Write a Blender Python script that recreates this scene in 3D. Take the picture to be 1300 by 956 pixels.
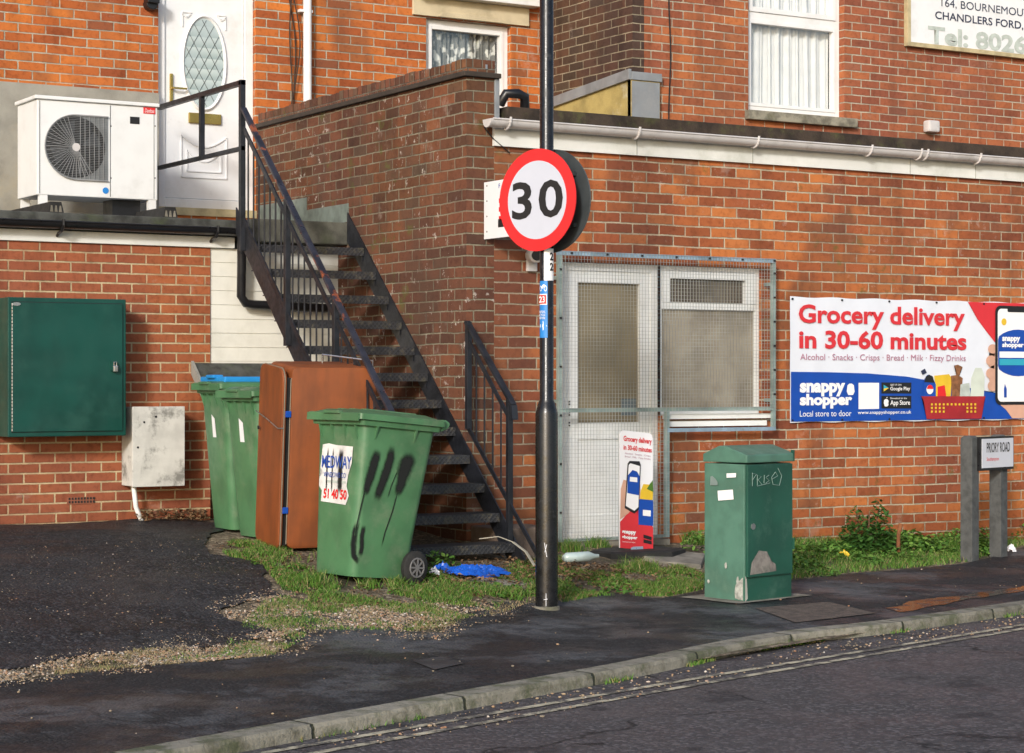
import bpy, bmesh, math, random
import numpy as np
from mathutils import Vector, Matrix, noise as mnoise
from mathutils.geometry import delaunay_2d_cdt
random.seed(7); rng = np.random.default_rng(7)
for o in list(bpy.data.objects): bpy.data.objects.remove(o)
S = bpy.context.scene
COL = S.collection
R = math.radians
# ---------------------------------------------------------------- camera, sky, sun, exposure
F = 2638.0; CX = 650.0; HZ = 484.0; CAMZ = 1.35
FW = Vector((.5185, .8551, 0)); RT = Vector((.8551, -.5185, 0))
cam = bpy.data.cameras.new('camera'); camo = bpy.data.objects.new('camera', cam); COL.objects.link(camo)
camo.location = (0, 0, CAMZ); camo.rotation_euler = (R(90), 0, -math.atan2(.5185, .8551))
cam.sensor_width = 36; cam.lens = 36*F/1300; cam.shift_y = (HZ-478)/1300; cam.clip_end = 500; cam.clip_start = .05
S.camera = camo
SUN_EL = 21.0; SUN_DIR = Vector((-.72, -.69, 0)).normalized()      # towards the sun
w = bpy.data.worlds.new('World'); S.world = w; w.use_nodes = True
nt = w.node_tree; nt.nodes.clear()
sky = nt.nodes.new('ShaderNodeTexSky'); sky.sky_type = 'NISHITA'; sky.sun_disc = False
sky.sun_elevation = R(SUN_EL); sky.sun_rotation = math.atan2(SUN_DIR.x, SUN_DIR.y) % (2*math.pi); sky.dust_density = 2.0
bg = nt.nodes.new('ShaderNodeBackground'); bg.inputs[1].default_value = .15
wo = nt.nodes.new('ShaderNodeOutputWorld'); nt.links.new(sky.outputs[0], bg.inputs[0]); nt.links.new(bg.outputs[0], wo.inputs[0])
sl = bpy.data.lights.new('sun', 'SUN'); sl.energy = 2.15; sl.angle = R(7); sl.color = (1, .965, .92)
slo = bpy.data.objects.new('sun', sl); COL.objects.link(slo); slo.location = (0, 0, 12)
sd = Vector((SUN_DIR.x*math.cos(R(SUN_EL)), SUN_DIR.y*math.cos(R(SUN_EL)), math.sin(R(SUN_EL))))
slo.rotation_euler = sd.to_track_quat('Z', 'Y').to_euler()
S.view_settings.view_transform = 'Standard'; S.view_settings.look = 'None'; S.view_settings.gamma = 1
S.view_settings.exposure = 0.36
S.render.engine = 'CYCLES'; S.cycles.max_bounces = 6; S.cycles.transparent_max_bounces = 12

# ---------------------------------------------------------------- survey of the site
def ray(px, py):
    r = (px-CX)/F
    return FW + RT*r + Vector((0, 0, (HZ-py)/F))
O = Vector((0, 0, CAMZ))
def atY(px, py, Y):
    d = ray(px, py); return O + d*(Y/d.y)
def atX(px, py, X):
    d = ray(px, py); return O + d*(X/d.x)
def atZ(px, py, Z):
    d = ray(px, py); return O + d*((Z-CAMZ)/d.z)
def xY(px, Y): return atY(px, 400, Y).x
def zY(px, py, Y): return atY(px, py, Y).z
K0 = Vector((4.87, 7.95)); KD = Vector((.960, .2805)).normalized(); KN = Vector((-KD.y, KD.x))
def kd(x, y): return (Vector((x, y))-K0).dot(KN)
def interp(v, P):
    if v <= P[0][0]: return P[0][1]
    for (a, b), (c, d) in zip(P, P[1:]):
        if v <= c: return b+(d-b)*(v-a)/(c-a)
    return P[-1][1]
def zg(x, y):
    d = kd(x, y)
    z = interp(d, [(-.1, -.02), (1.75, 0), (2.75, .14), (3.5, .22), (4.2, .29), (6, .34), (9, .36)])
    if d > 1.8: z += .012*mnoise.noise(Vector((x*1.7, y*1.7, 0)))
    return z
def G(px, py):
    d = ray(px, py); t = 6.0
    for _ in range(4000):
        p = O+d*t
        if p.z <= zg(p.x, p.y): break
        t += .01
    return p
FY = 12.345; LY = 14.30; BY = 15.84; UY = 14.55; WX = 7.12          # wall planes

# ---------------------------------------------------------------- object helpers
RM = {}
def setp(o, label=None, cat=None, group=None, kind=None):
    if label: o['label'] = label
    if cat: o['category'] = cat
    if group: o['group'] = group
    if kind: o['kind'] = kind
    return o
def thing(name, label, cat, loc, rz=0, group=None, rot=None):
    o = bpy.data.objects.new(name, None); COL.objects.link(o); o.empty_display_size = .2
    o.location = loc; o.rotation_euler = rot if rot else (0, 0, rz)
    RM[o] = Matrix.Translation(Vector(loc)) @ o.rotation_euler.to_matrix().to_4x4()
    return setp(o, label, cat, group)
class MB:
    def __init__(s): s.b = bmesh.new()
    def poly(s, pts):
        vs = [s.b.verts.new(p) for p in pts]
        try: return s.b.faces.new(vs)
        except ValueError: return None
    def box(s, x0, x1, y0, y1, z0, z1, M=None):
        c = [Vector((x, y, z)) for z in (z0, z1) for y in (y0, y1) for x in (x0, x1)]
        if M: c = [M @ v for v in c]
        v = [s.b.verts.new(p) for p in c]
        for f in ((0, 2, 3, 1), (4, 5, 7, 6), (0, 1, 5, 4), (2, 6, 7, 3), (1, 3, 7, 5), (0, 4, 6, 2)):
            s.b.faces.new([v[i] for i in f])
        return s
    def bar(s, p0, p1, w, h, up=Vector((0, 0, 1))):     # rectangular bar
        p0 = Vector(p0); p1 = Vector(p1); d = (p1-p0).normalized()
        a = d.cross(up)
        if a.length < 1e-4: a = Vector((1, 0, 0))
        a.normalize(); b = a.cross(d).normalized()
        c = []
        for p in (p0, p1):
            for sx, sy in ((-1, -1), (1, -1), (1, 1), (-1, 1)): c.append(p+a*sx*w/2+b*sy*h/2)
        v = [s.b.verts.new(p) for p in c]
        for f in ((3, 2, 1, 0), (4, 5, 6, 7), (0, 1, 5, 4), (1, 2, 6, 5), (2, 3, 7, 6), (3, 0, 4, 7)):
            s.b.faces.new([v[i] for i in f])
        return s
    def tube(s, pts, r, n=10, caps=True):
        pts = [Vector(p) for p in pts]; rs = r if isinstance(r, (list, tuple)) else [r]*len(pts)
        rings = []; ref = None
        for i, p in enumerate(pts):
            d = (pts[min(i+1, len(pts)-1)]-pts[max(i-1, 0)]).normalized()
            if ref is None:
                ref = d.orthogonal().normalized()
            ref = (ref-d*ref.dot(d)).normalized(); b = d.cross(ref)
            rings.append([s.b.verts.new(p+(ref*math.cos(2*math.pi*k/n)+b*math.sin(2*math.pi*k/n))*rs[i]) for k in range(n)])
        for a, b in zip(rings, rings[1:]):
            for k in range(n): s.b.faces.new((a[k], a[(k+1) % n], b[(k+1) % n], b[k]))
        if caps:
            s.b.faces.new(rings[0][::-1]); s.b.faces.new(rings[-1])
        return s
    def prism(s, poly, ax, t0, t1):                      # poly = list of (a,b); extruded along axis ax
        def pt(a, b, t):
            return {'x': (t, a, b), 'y': (a, t, b), 'z': (a, b, t)}[ax]
        v0 = [s.b.verts.new(pt(a, b, t0)) for a, b in poly]; v1 = [s.b.verts.new(pt(a, b, t1)) for a, b in poly]
        s.b.faces.new(v0[::-1]); s.b.faces.new(v1); n = len(poly)
        for i in range(n): s.b.faces.new((v0[i], v0[(i+1) % n], v1[(i+1) % n], v1[i]))
        return s
    def loft(s, rings, caps=True):
        rr = [[s.b.verts.new(p) for p in ring] for ring in rings]; n = len(rr[0])
        for a, b in zip(rr, rr[1:]):
            for k in range(n): s.b.faces.new((a[k], a[(k+1) % n], b[(k+1) % n], b[k]))
        if caps: s.b.faces.new(rr[0][::-1]); s.b.faces.new(rr[-1])
        return s
    def bevel(s, w, seg=2):
        bmesh.ops.recalc_face_normals(s.b, faces=s.b.faces)
        es = [e for e in s.b.edges if len(e.link_faces) == 2 and e.calc_face_angle(0) > .6]
        bmesh.ops.bevel(s.b, geom=es, offset=w, segments=seg, affect='EDGES', profile=.6, clamp_overlap=True)
        return s
    def build(s, name, mat, parent=None, local=False, smooth=None, bevel=None, label=None):
        if bevel: s.bevel(bevel)
        bmesh.ops.recalc_face_normals(s.b, faces=s.b.faces)
        me = bpy.data.meshes.new(name); s.b.to_mesh(me); s.b.free()
        return link(name, me, mat, parent, local, smooth, label)
def rootof(o):
    while o.parent: o = o.parent
    return o
def link(name, me, mat, parent=None, local=False, smooth=None, label=None, base=None):
    o = bpy.data.objects.new(name, me); COL.objects.link(o)
    if parent:
        o.parent = parent
        r = rootof(parent)
        if not local: me.transform(RM[r].inverted())
        RM[o] = RM[r]
    else:
        if base is None and len(me.vertices):
            co = np.empty(len(me.vertices)*3); me.vertices.foreach_get('co', co); co = co.reshape(-1, 3)
            base = ((co[:, 0].min()+co[:, 0].max())/2, (co[:, 1].min()+co[:, 1].max())/2, co[:, 2].min())
        base = Vector(base or (0, 0, 0))
        me.transform(Matrix.Translation(-base)); o.location = base; RM[o] = Matrix.Translation(base)
    if mat: me.materials.append(mat)
    if smooth:
        for p in me.polygons: p.use_smooth = True
        try: me.set_sharp_from_angle(angle=R(smooth))
        except Exception: pass
    if label: o['label'] = label
    return o
def single(o, label, cat, group=None, kind=None): return setp(o, label, cat, group, kind)
def rrect(x0, x1, z0, z1, r, n=5):
    pts = []
    for cx, cz, a in ((x1-r, z1-r, 0), (x0+r, z1-r, 90), (x0+r, z0+r, 180), (x1-r, z0+r, 270)):
        for k in range(n+1):
            t = R(a+90*k/n); pts.append((cx+r*math.cos(t), cz+r*math.sin(t)))
    return pts
def ring(cx, cz, rx, rz, n=32): return [(cx+rx*math.cos(2*math.pi*k/n), cz+rz*math.sin(2*math.pi*k/n)) for k in range(n)]
def copy_tree(o, parent=None):
    c = o.copy(); COL.objects.link(c); c.parent = parent
    for ch in [x for x in COL.objects if x.parent == o]: copy_tree(ch, c)
    return c
_tc = {}
def text(s, name, mat, parent, o, u, v, w=None, h=None, bold=0.0, shear=0, lift=.002, spacing=1.0, label=None):
    """flat lettering: lower-left corner o, direction u (width w), direction v (height h)"""
    cu = bpy.data.curves.new('t', 'FONT'); cu.body = s; cu.size = 1; cu.offset = bold; cu.shear = shear; cu.resolution_u = 3
    cu.space_character = spacing; cu.extrude = 0.0
    ob = bpy.data.objects.new('t', cu); COL.objects.link(ob); bpy.context.view_layer.update()
    me = bpy.data.meshes.new_from_object(ob.evaluated_get(bpy.context.evaluated_depsgraph_get()))
    bpy.data.objects.remove(ob); bpy.data.curves.remove(cu)
    co = np.empty(len(me.vertices)*3); me.vertices.foreach_get('co', co); co = co.reshape(-1, 3)
    mn = co.min(0); mx = co.max(0); W = mx[0]-mn[0]; H = mx[1]-mn[1]
    if w is None: w = W*h/H
    if h is None: h = H*w/W
    a = (co[:, 0]-mn[0])/W*w; b = (co[:, 1]-mn[1])/H*h
    u = np.array(Vector(u).normalized()); v = np.array(Vector(v).normalized()); n = np.cross(u, v)
    P = np.array(o)[None]+a[:, None]*u+b[:, None]*v+n*lift
    me.vertices.foreach_set('co', P.ravel()); me.update()
    me.materials.clear()
    return link(name, me, mat, parent, label=label)

# ---------------------------------------------------------------- materials
def newmat(name):
    m = bpy.data.materials.new(name); m.use_nodes = True
    n = m.node_tree; n.nodes.clear()
    out = n.nodes.new('ShaderNodeOutputMaterial'); b = n.nodes.new('ShaderNodeBsdfPrincipled')
    n.links.new(b.outputs[0], out.inputs[0]); return m, n, b, out
class N:
    def __init__(s, nt): s.t = nt
    def m(s, op, a, b=None, c=None):
        n = s.t.nodes.new('ShaderNodeMath'); n.operation = op
        for i, v in enumerate((a, b, c)):
            if v is None: continue
            if isinstance(v, (int, float)): n.inputs[i].default_value = v
            else: s.t.links.new(v, n.inputs[i])
        return n.outputs[0]
    def noise(s, vec, sc, det=3, rough=.55, d4=False):
        n = s.t.nodes.new('ShaderNodeTexNoise'); n.inputs['Scale'].default_value = sc
        n.inputs['Detail'].default_value = det; n.inputs['Roughness'].default_value = rough
        if vec: s.t.links.new(vec, n.inputs['Vector'])
        return n.outputs[0]
    def ramp(s, f, stops, interp='LINEAR'):
        n = s.t.nodes.new('ShaderNodeValToRGB'); n.color_ramp.interpolation = interp
        e = n.color_ramp.elements
        while len(e) < len(stops): e.new(.5)
        for k, (p, c) in enumerate(stops):
            e[k].position = p; e[k].color = (*c, 1) if len(c) == 3 else c
        s.t.links.new(f, n.inputs[0]); return n.outputs[0]
    def mix(s, f, a, b, mode='MIX'):
        n = s.t.nodes.new('ShaderNodeMix'); n.data_type = 'RGBA'; n.blend_type = mode
        for i, v in ((0, f), (6, a), (7, b)):
            if isinstance(v, (int, float)): n.inputs[i].default_value = v
            elif isinstance(v, tuple): n.inputs[i].default_value = (*v, 1)
            else: s.t.links.new(v, n.inputs[i])
        return n.outputs[2]
    def mr(s, f, a, b, c=0., d=1., smooth=True):
        n = s.t.nodes.new('ShaderNodeMapRange'); n.interpolation_type = 'SMOOTHSTEP' if smooth else 'LINEAR'
        s.t.links.new(f, n.inputs[0])
        for i, v in zip((1, 2, 3, 4), (a, b, c, d)): n.inputs[i].default_value = v
        return n.outputs[0]
    def pos(s): return s.t.nodes.new('ShaderNodeNewGeometry').outputs['Position']
    def obj(s): return s.t.nodes.new('ShaderNodeTexCoord').outputs['Object']
    def xyz(s, v):
        n = s.t.nodes.new('ShaderNodeSeparateXYZ'); s.t.links.new(v, n.inputs[0]); return n.outputs
    def comb(s, x, y, z=0.):
        n = s.t.nodes.new('ShaderNodeCombineXYZ')
        for i, v in enumerate((x, y, z)):
            if isinstance(v, (int, float)): n.inputs[i].default_value = v
            else: s.t.links.new(v, n.inputs[i])
        return n.outputs[0]
    def bump(s, h, st, dist=.01):
        n = s.t.nodes.new('ShaderNodeBump'); n.inputs['Strength'].default_value = st; n.inputs['Distance'].default_value = dist
        s.t.links.new(h, n.inputs['Height']); return n.outputs[0]
def brick(name, L, H, stops, mortar, joint=.010, dark=(.3, .25, .22), stain=.35, eff=0.0, seed=0., z0=0., u0=0., wob=.004, band=None, grime=.5, flem=False):
    m, t, b, out = newmat(name); n = N(t)
    g = t.nodes.new('ShaderNodeNewGeometry'); P = n.xyz(g.outputs['Position']); NN = n.xyz(g.outputs['True Normal'])
    side = n.m('GREATER_THAN', n.m('ABSOLUTE', NN[0]), .6)
    u = n.m('ADD', n.m('MULTIPLY', P[0], n.m('SUBTRACT', 1, side)), n.m('MULTIPLY', P[1], side))
    pv = g.outputs['Position']
    wn = n.m('MULTIPLY', n.m('SUBTRACT', n.noise(pv, 3.2, 2), .5), wob*3)
    wn2 = n.m('MULTIPLY', n.m('SUBTRACT', n.noise(pv, 26, 2), .5), wob*1.2)
    v = n.m('ADD', n.m('ADD', n.m('SUBTRACT', P[2], z0), wn), wn2)
    uu = n.m('ADD', n.m('SUBTRACT', u, u0), wn2)
    rowf = n.m('DIVIDE', v, H); row = n.m('FLOOR', rowf); par = n.m('MODULO', n.m('ADD', row, 1000), 2)
    jit = t.nodes.new('ShaderNodeTexWhiteNoise'); jit.noise_dimensions = '1D'; t.links.new(row, jit.inputs['W'])
    ln = n.m('MULTIPLY', n.m('SUBTRACT', jit.outputs[0], .5), .05)
    if flem:   # headers every other row: english garden bond
        par3 = n.m('LESS_THAN', n.m('MODULO', n.m('ADD', row, 1000), 3), .5)
        Lr = n.m('SUBTRACT', L, n.m('MULTIPLY', par3, L*.5))
    else: Lr = None
    cu = n.m('ADD', n.m('ADD', n.m('DIVIDE', uu, Lr if Lr is not None else L), n.m('MULTIPLY', par, .5)), ln)
    colf = n.m('FLOOR', cu); Lx = Lr if Lr is not None else L
    fu = n.m('MULTIPLY', n.m('FRACT', cu), Lx); fv = n.m('MULTIPLY', n.m('FRACT', rowf), H)
    e1 = n.m('MINIMUM', fu, n.m('SUBTRACT', Lx, fu)); e2 = n.m('MINIMUM', fv, n.m('SUBTRACT', H, fv))
    ed = n.m('MINIMUM', e1, e2)
    ed = n.m('ADD', ed, n.m('MULTIPLY', n.m('SUBTRACT', n.noise(pv, 70, 3), .5), .006))
    mask = n.mr(ed, joint/2-.0012, joint/2+.0018)
    wn3 = t.nodes.new('ShaderNodeTexWhiteNoise'); wn3.noise_dimensions = '3D'
    t.links.new(n.comb(colf, row, seed+.5), wn3.inputs['Vector'])
    rnd = wn3.outputs[0]
    bc = n.ramp(rnd, stops, 'LINEAR')
    inner = n.noise(pv, 24, 4, .65)
    bc = n.mix(n.mr(inner, .42, .72), bc, dark, 'MULTIPLY') if False else n.mix(n.m('MULTIPLY', n.mr(inner, .45, .75), .55), bc, n.mix(1, bc, (.5, .42, .4), 'MULTIPLY'))
    fine = n.noise(pv, 160, 3, .7)
    bc = n.mix(n.m('MULTIPLY', n.mr(fine, .55, .75), .25), bc, (.02, .015, .012))
    mac = n.noise(pv, .8, 3, .6)
    bc = n.mix(n.m('MULTIPLY', n.mr(mac, .42, .62), .55), bc, n.mix(1, bc, (1.35, 1.36, .95), 'MULTIPLY'))
    bc = n.mix(n.m('MULTIPLY', n.mr(n.noise(pv, 1.9, 4, .65), .52, .68), .5), bc, n.mix(1, bc, (.62, .6, .62), 'MULTIPLY'))
    stk = n.noise(n.comb(n.m('MULTIPLY', u, 3.2), seed+7., n.m('MULTIPLY', P[2], .28)), 1.6, 5, .6)
    damp = n.m('MULTIPLY', n.mr(stk, .52, .70), .5)
    bc = n.mix(damp, bc, n.mix(1, bc, (.55, .55, .56), 'MULTIPLY'))
    # big soot patches, per brick and continuous
    big = n.noise(n.comb(n.m('MULTIPLY', u, 1.0), n.m('MULTIPLY', P[2], .55), 3.1+seed), 1.25, 3, .6)
    soot = n.m('MULTIPLY', n.mr(n.m('ADD', big, n.m('MULTIPLY', n.m('SUBTRACT', rnd, .5), .22)), .54, .70), stain)
    if band:
        for (uc, hw, zlo, st) in band:
            bd = n.m('MULTIPLY', n.mr(n.m('ABSOLUTE', n.m('SUBTRACT', n.m('DIVIDE', n.m('ADD', colf, .5), 1/L), uc)), hw*1.3, hw*.6),
                     n.mr(n.m('ADD', P[2], n.m('MULTIPLY', inner, .4)), zlo, zlo+.5))
            soot = n.m('MAXIMUM', soot, n.m('MULTIPLY', bd, st))
    bc = n.mix(soot, bc, dark)
    mc = n.mix(n.mr(n.noise(pv, 9, 4), .35, .7), mortar, tuple(c*.62 for c in mortar))
    mc = n.mix(n.m('MULTIPLY', soot, .75), mc, dark)
    mc = n.mix(n.m('MULTIPLY', damp, .8), mc, n.mix(1, mc, (.5, .5, .48), 'MULTIPLY'))
    mc = n.mix(n.m('MULTIPLY', n.mr(n.noise(pv, 2.1, 3, .6), .42, .66), .35), mc, bc)
    colr = n.mix(mask, mc, bc)
    slt = n.m('MULTIPLY', n.mr(n.noise(pv, 2.6, 6, .72), .60, .70), .22)
    colr = n.mix(slt, colr, (.50, .42, .36))
    if eff:
        ef = n.m('MULTIPLY', n.mr(n.noise(pv, 13, 5, .75), .60, .66), n.mr(n.noise(pv, 1.1, 2), .42, .62))
        colr = n.mix(n.m('MULTIPLY', ef, eff), colr, (.55, .5, .45))
        ms = n.m('MULTIPLY', n.mr(n.noise(pv, 6, 4, .7), .58, .7), n.mr(n.noise(pv, .9, 2), .5, .62))
        colr = n.mix(n.m('MULTIPLY', ms, .5), colr, (.10, .12, .03))
    # damp grime at the foot of the wall
    ft = n.m('MULTIPLY', n.mr(n.m('ADD', P[2], n.m('MULTIPLY', n.noise(pv, 3, 4), .5)), .85, .35), grime)
    colr = n.mix(ft, colr, n.mix(1, colr, (.55, .5, .42), 'MULTIPLY'))
    t.links.new(colr, b.inputs['Base Color']); b.inputs['Roughness'].default_value = .88
    b.inputs['Specular IOR Level'].default_value = .2
    h = n.m('ADD', n.m('MULTIPLY', mask, 1.0), n.m('MULTIPLY', n.noise(pv, 90, 4, .7), .35))
    h = n.m('ADD', h, n.m('MULTIPLY', rnd, .3))
    t.links.new(n.bump(h, .75, .007), b.inputs['Normal'])
    return m
def plain(name, c, rough=.5, metal=0, var=.15, nsc=6, bump=0, bsc=60, spec=.5, dirt=None, dirtamt=.4, dirtsc=3, coat=0, lo=.5, hi=.72, obj=True):
    m, t, b, out = newmat(name); n = N(t)
    p = n.obj() if obj else n.pos()
    c2 = tuple(max(0, x*(1-var*1.6)) for x in c)
    cr = n.mix(n.mr(n.noise(p, nsc, 4), .35, .7), c, c2)
    if dirt: cr = n.mix(n.m('MULTIPLY', n.mr(n.noise(p, dirtsc, 6, .7), lo, hi), dirtamt), cr, dirt)
    t.links.new(cr, b.inputs['Base Color']); b.inputs['Metallic'].default_value = metal
    rr = n.mr(n.noise(p, nsc*2.3, 3), .3, .7, max(0, rough-.08), min(1, rough+.1)); t.links.new(rr, b.inputs['Roughness'])
    b.inputs['Specular IOR Level'].default_value = spec
    if coat: b.inputs['Coat Weight'].default_value = coat
    if bump: t.links.new(n.bump(n.noise(p, bsc, 4, .65), bump, .004), b.inputs['Normal'])
    return m
M = {}
M['brick_front'] = brick('brick_front', .233, .075, [(0, (.20, .062, .034)), (.25, (.29, .086, .041)), (.55, (.36, .112, .046)), (.85, (.44, .15, .055)), (1, (.27, .095, .055))],
    (.50, .43, .31), joint=.011, dark=(.085, .042, .032), stain=.6, eff=.22, seed=1, z0=.985, band=[(7.2, .62, -2.5, .62), (8.62, .15, 2.0, .45), (10.9, .2, 1.9, .35), (12.0, .22, 2.1, .35)], grime=.45, wob=.005)
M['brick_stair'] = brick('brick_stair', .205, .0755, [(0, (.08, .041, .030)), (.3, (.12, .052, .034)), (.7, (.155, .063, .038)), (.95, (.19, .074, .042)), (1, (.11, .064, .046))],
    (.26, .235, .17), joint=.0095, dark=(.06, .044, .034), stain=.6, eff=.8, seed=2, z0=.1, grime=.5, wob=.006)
M['brick_house'] = brick('brick_house', .222, .0735, [(0, (.28, .075, .03)), (.3, (.38, .105, .034)), (.6, (.47, .14, .038)), (.9, (.53, .165, .042)), (1, (.33, .095, .04))],
    (.46, .43, .34), joint=.010, dark=(.13, .06, .04), stain=.6, eff=0, seed=3, z0=.1, grime=0, wob=.004)
M['brick_upper'] = brick('brick_upper', .222, .0735, [(0, (.23, .078, .048)), (.3, (.29, .094, .052)), (.6, (.34, .112, .056)), (.9, (.40, .135, .06)), (1, (.27, .105, .07))],
    (.50, .45, .35), joint=.010, dark=(.11, .05, .035), stain=.45, eff=0, seed=4, z0=.13, grime=0, band=[(15.9, .9, -9, .5)], wob=.004)
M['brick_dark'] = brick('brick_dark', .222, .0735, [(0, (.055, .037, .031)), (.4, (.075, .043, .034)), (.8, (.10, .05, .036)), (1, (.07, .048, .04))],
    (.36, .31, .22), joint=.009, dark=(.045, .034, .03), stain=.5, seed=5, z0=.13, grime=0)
M['brick_low'] = brick('brick_low', .2275, .0715, [(0, (.235, .075, .042)), (.5, (.275, .087, .046)), (1, (.315, .10, .05))],
    (.52, .42, .26), joint=.0115, dark=(.2, .08, .06), stain=.2, seed=6, z0=.055, u0=.1, grime=.55, wob=.001)
M['coping'] = brick('coping', .075, .5, [(0, (.08, .042, .03)), (.4, (.13, .056, .038)), (.8, (.19, .075, .045)), (1, (.12, .08, .055))],
    (.16, .14, .11), joint=.009, dark=(.07, .055, .045), stain=.5, eff=.4, seed=8, grime=0)
M['upvc'] = plain('white_upvc', (.78, .79, .8), .35, var=.04, dirt=(.45, .42, .34), dirtamt=.25, dirtsc=2.5)
M['upvc_old'] = plain('weathered_upvc', (.80, .82, .82), .45, var=.04, dirt=(.45, .42, .34), dirtamt=.35, dirtsc=4, lo=.5)
M['fascia'] = plain('fascia_board', (.74, .75, .72), .5, var=.07, nsc=3, dirt=(.32, .34, .26), dirtamt=.45, dirtsc=2, lo=.45)
M['gutter'] = plain('gutter_plastic', (.60, .58, .58), .35, var=.08, dirt=(.3, .29, .26), dirtamt=.4)
M['cladding'] = plain('cladding_board', (.74, .74, .68), .5, var=.05, dirt=(.4, .4, .32), dirtamt=.3, dirtsc=2)
M['black_plastic'] = plain('black_plastic', (.012, .012, .014), .35, var=.2)
M['rubber'] = plain('rubber', (.018, .018, .018), .75, var=.3, bump=.3)
M['felt'] = plain('roofing_felt', (.075, .08, .075), .95, var=.4, nsc=9, bump=.6, bsc=120, dirt=(.06, .08, .03), dirtamt=.6, dirtsc=4)
M['felt_brown'] = plain('mossy_felt', (.05, .035, .025), .95, var=.4, nsc=9, bump=.8, bsc=60, dirt=(.09, .1, .03), dirtamt=.5, dirtsc=5)
M['lead'] = plain('lead_sheet', (.30, .32, .34), .55, metal=.3, var=.2, bump=.3, bsc=20, dirt=(.5, .5, .5), dirtamt=.35)
M['slate_render'] = plain('grey_render', (.33, .32, .28), .95, var=.2, nsc=4, bump=.9, bsc=90, dirt=(.40, .33, .20), dirtamt=.5, dirtsc=1.5)
M['yellow_render'] = plain('ochre_render', (.42, .33, .12), .95, var=.25, nsc=5, bump=.6, bsc=50, dirt=(.55, .52, .4), dirtamt=.5, dirtsc=6, lo=.55)
M['stone'] = plain('cream_stone', (.58, .50, .34), .9, var=.12, bump=.4, dirt=(.3, .25, .16), dirtamt=.4)
M['sillstone'] = plain('sill_stone', (.30, .28, .22), .95, var=.35, nsc=12, bump=.8, bsc=50, dirt=(.12, .12, .06), dirtamt=.6, dirtsc=8)
M['concrete'] = plain('concrete', (.26, .24, .20), .95, var=.3, nsc=6, bump=.6, bsc=60, dirt=(.09, .10, .06), dirtamt=.6, dirtsc=3, obj=False)
M['slab'] = plain('landing_slab', (.115, .115, .095), .95, var=.35, nsc=7, bump=.7, bsc=60, dirt=(.06, .075, .04), dirtamt=.6)
M['steel'] = plain('painted_steel', (.016, .018, .024), .42, var=.35, nsc=12, bump=.25, bsc=120, dirt=(.035, .038, .045), dirtamt=.4, dirtsc=14)
M['rail'] = plain('worn_handrail', (.030, .032, .046), .35, var=.35, nsc=12, bump=.2, bsc=120, dirt=(.28, .075, .025), dirtamt=.85, dirtsc=2.6, lo=.53, hi=.57)
M['pole'] = plain('black_pole_paint', (.010, .010, .012), .28, var=.4, nsc=9, bump=.12, bsc=80, dirt=(.09, .09, .095), dirtamt=.35, dirtsc=9, lo=.58)
M['binG'] = plain('green_bin_plastic', (.072, .19, .088), .45, var=.16, nsc=4, bump=.06, bsc=90, dirt=(.17, .22, .14), dirtamt=.55, dirtsc=5, lo=.48, hi=.75)
M['binB'] = plain('blue_lid_plastic', (.02, .25, .62), .4, var=.1)
M['orange'] = None
M['cabgreen'] = plain('utility_green_paint', (.085, .195, .145), .5, var=.22, nsc=5, bump=.1, bsc=60, dirt=(.12, .22, .16), dirtamt=.5, dirtsc=5, lo=.5)  # utility cabinet green, lightened to paint in its sunlit left side
M['cabgreen_dark'] = plain('utility_dark_green_paint', (.016, .085, .058), .4, var=.22, nsc=3, bump=.08, bsc=60, dirt=(.06, .15, .11), dirtamt=.5, dirtsc=6, lo=.5)  # same cabinet green darkened: shade of the door face painted in
M['wallgreen'] = plain('wall_cabinet_green', (.003, .062, .048), .42, var=.22, nsc=2.2, bump=.05, dirt=(.015, .085, .065), dirtamt=.5, dirtsc=2.5)
M['galv'] = plain('galvanised', (.36, .46, .44), .45, metal=.4, var=.2, dirt=(.22, .34, .28), dirtamt=.5, dirtsc=20, obj=False)
M['galvblue'] = plain('galvanised_blue', (.33, .46, .58), .45, metal=.3, var=.2, dirt=(.2, .25, .2), dirtamt=.5, dirtsc=20, obj=False)
M['wire'] = plain('mesh_wire', (.5, .52, .51), .45, metal=.5, var=.3, nsc=3, obj=False)
M['meterbox'] = plain('grey_meter_box', (.58, .58, .55), .8, var=.12, nsc=7, bump=.3, dirt=(.10, .10, .09), dirtamt=.75, dirtsc=5, lo=.5, hi=.66)
M['acwhite'] = plain('heat_pump_white', (.74, .76, .77), .4, var=.03, dirt=(.5, .5, .48), dirtamt=.25)
M['acdark'] = plain('fan_dark', (.012, .013, .014), .6, var=.3)
M['chrome'] = plain('bare_metal', (.6, .6, .6), .3, metal=.9, var=.1)
M['brass'] = plain('brass', (.50, .36, .10), .32, metal=.85, var=.15)
M['doorpane'] = plain('dusty_blind', (.25, .21, .135), .7, var=.15, nsc=3, dirt=(.2, .18, .13), dirtamt=.4)
M['board'] = plain('dirty_board', (.36, .325, .26), .85, var=.25, nsc=3, bump=.2, dirt=(.13, .10, .07), dirtamt=.6, dirtsc=2.5, lo=.42)
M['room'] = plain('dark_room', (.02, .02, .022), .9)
M['net'] = plain('net_curtain', (.76, .78, .77), .85, var=.06)
M['netdim'] = plain('lace_curtain', (.26, .31, .30), .85, var=.45, nsc=22)
M['white'] = plain('print_white', (.78, .79, .82), .45, var=.02)
M['white2'] = plain('letter_white', (.82, .82, .83), .5, var=.0)
M['bannerwhite'] = plain('banner_white', (.70, .74, .82), .4, var=.03, bump=.15, bsc=3)
M['red'] = plain('print_red', (.68, .02, .022), .45, var=.04)
M['bred'] = plain('banner_red', (.62, .03, .04), .45, var=.05)
M['bblue'] = plain('banner_blue', (.006, .065, .38), .42, var=.06)
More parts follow.
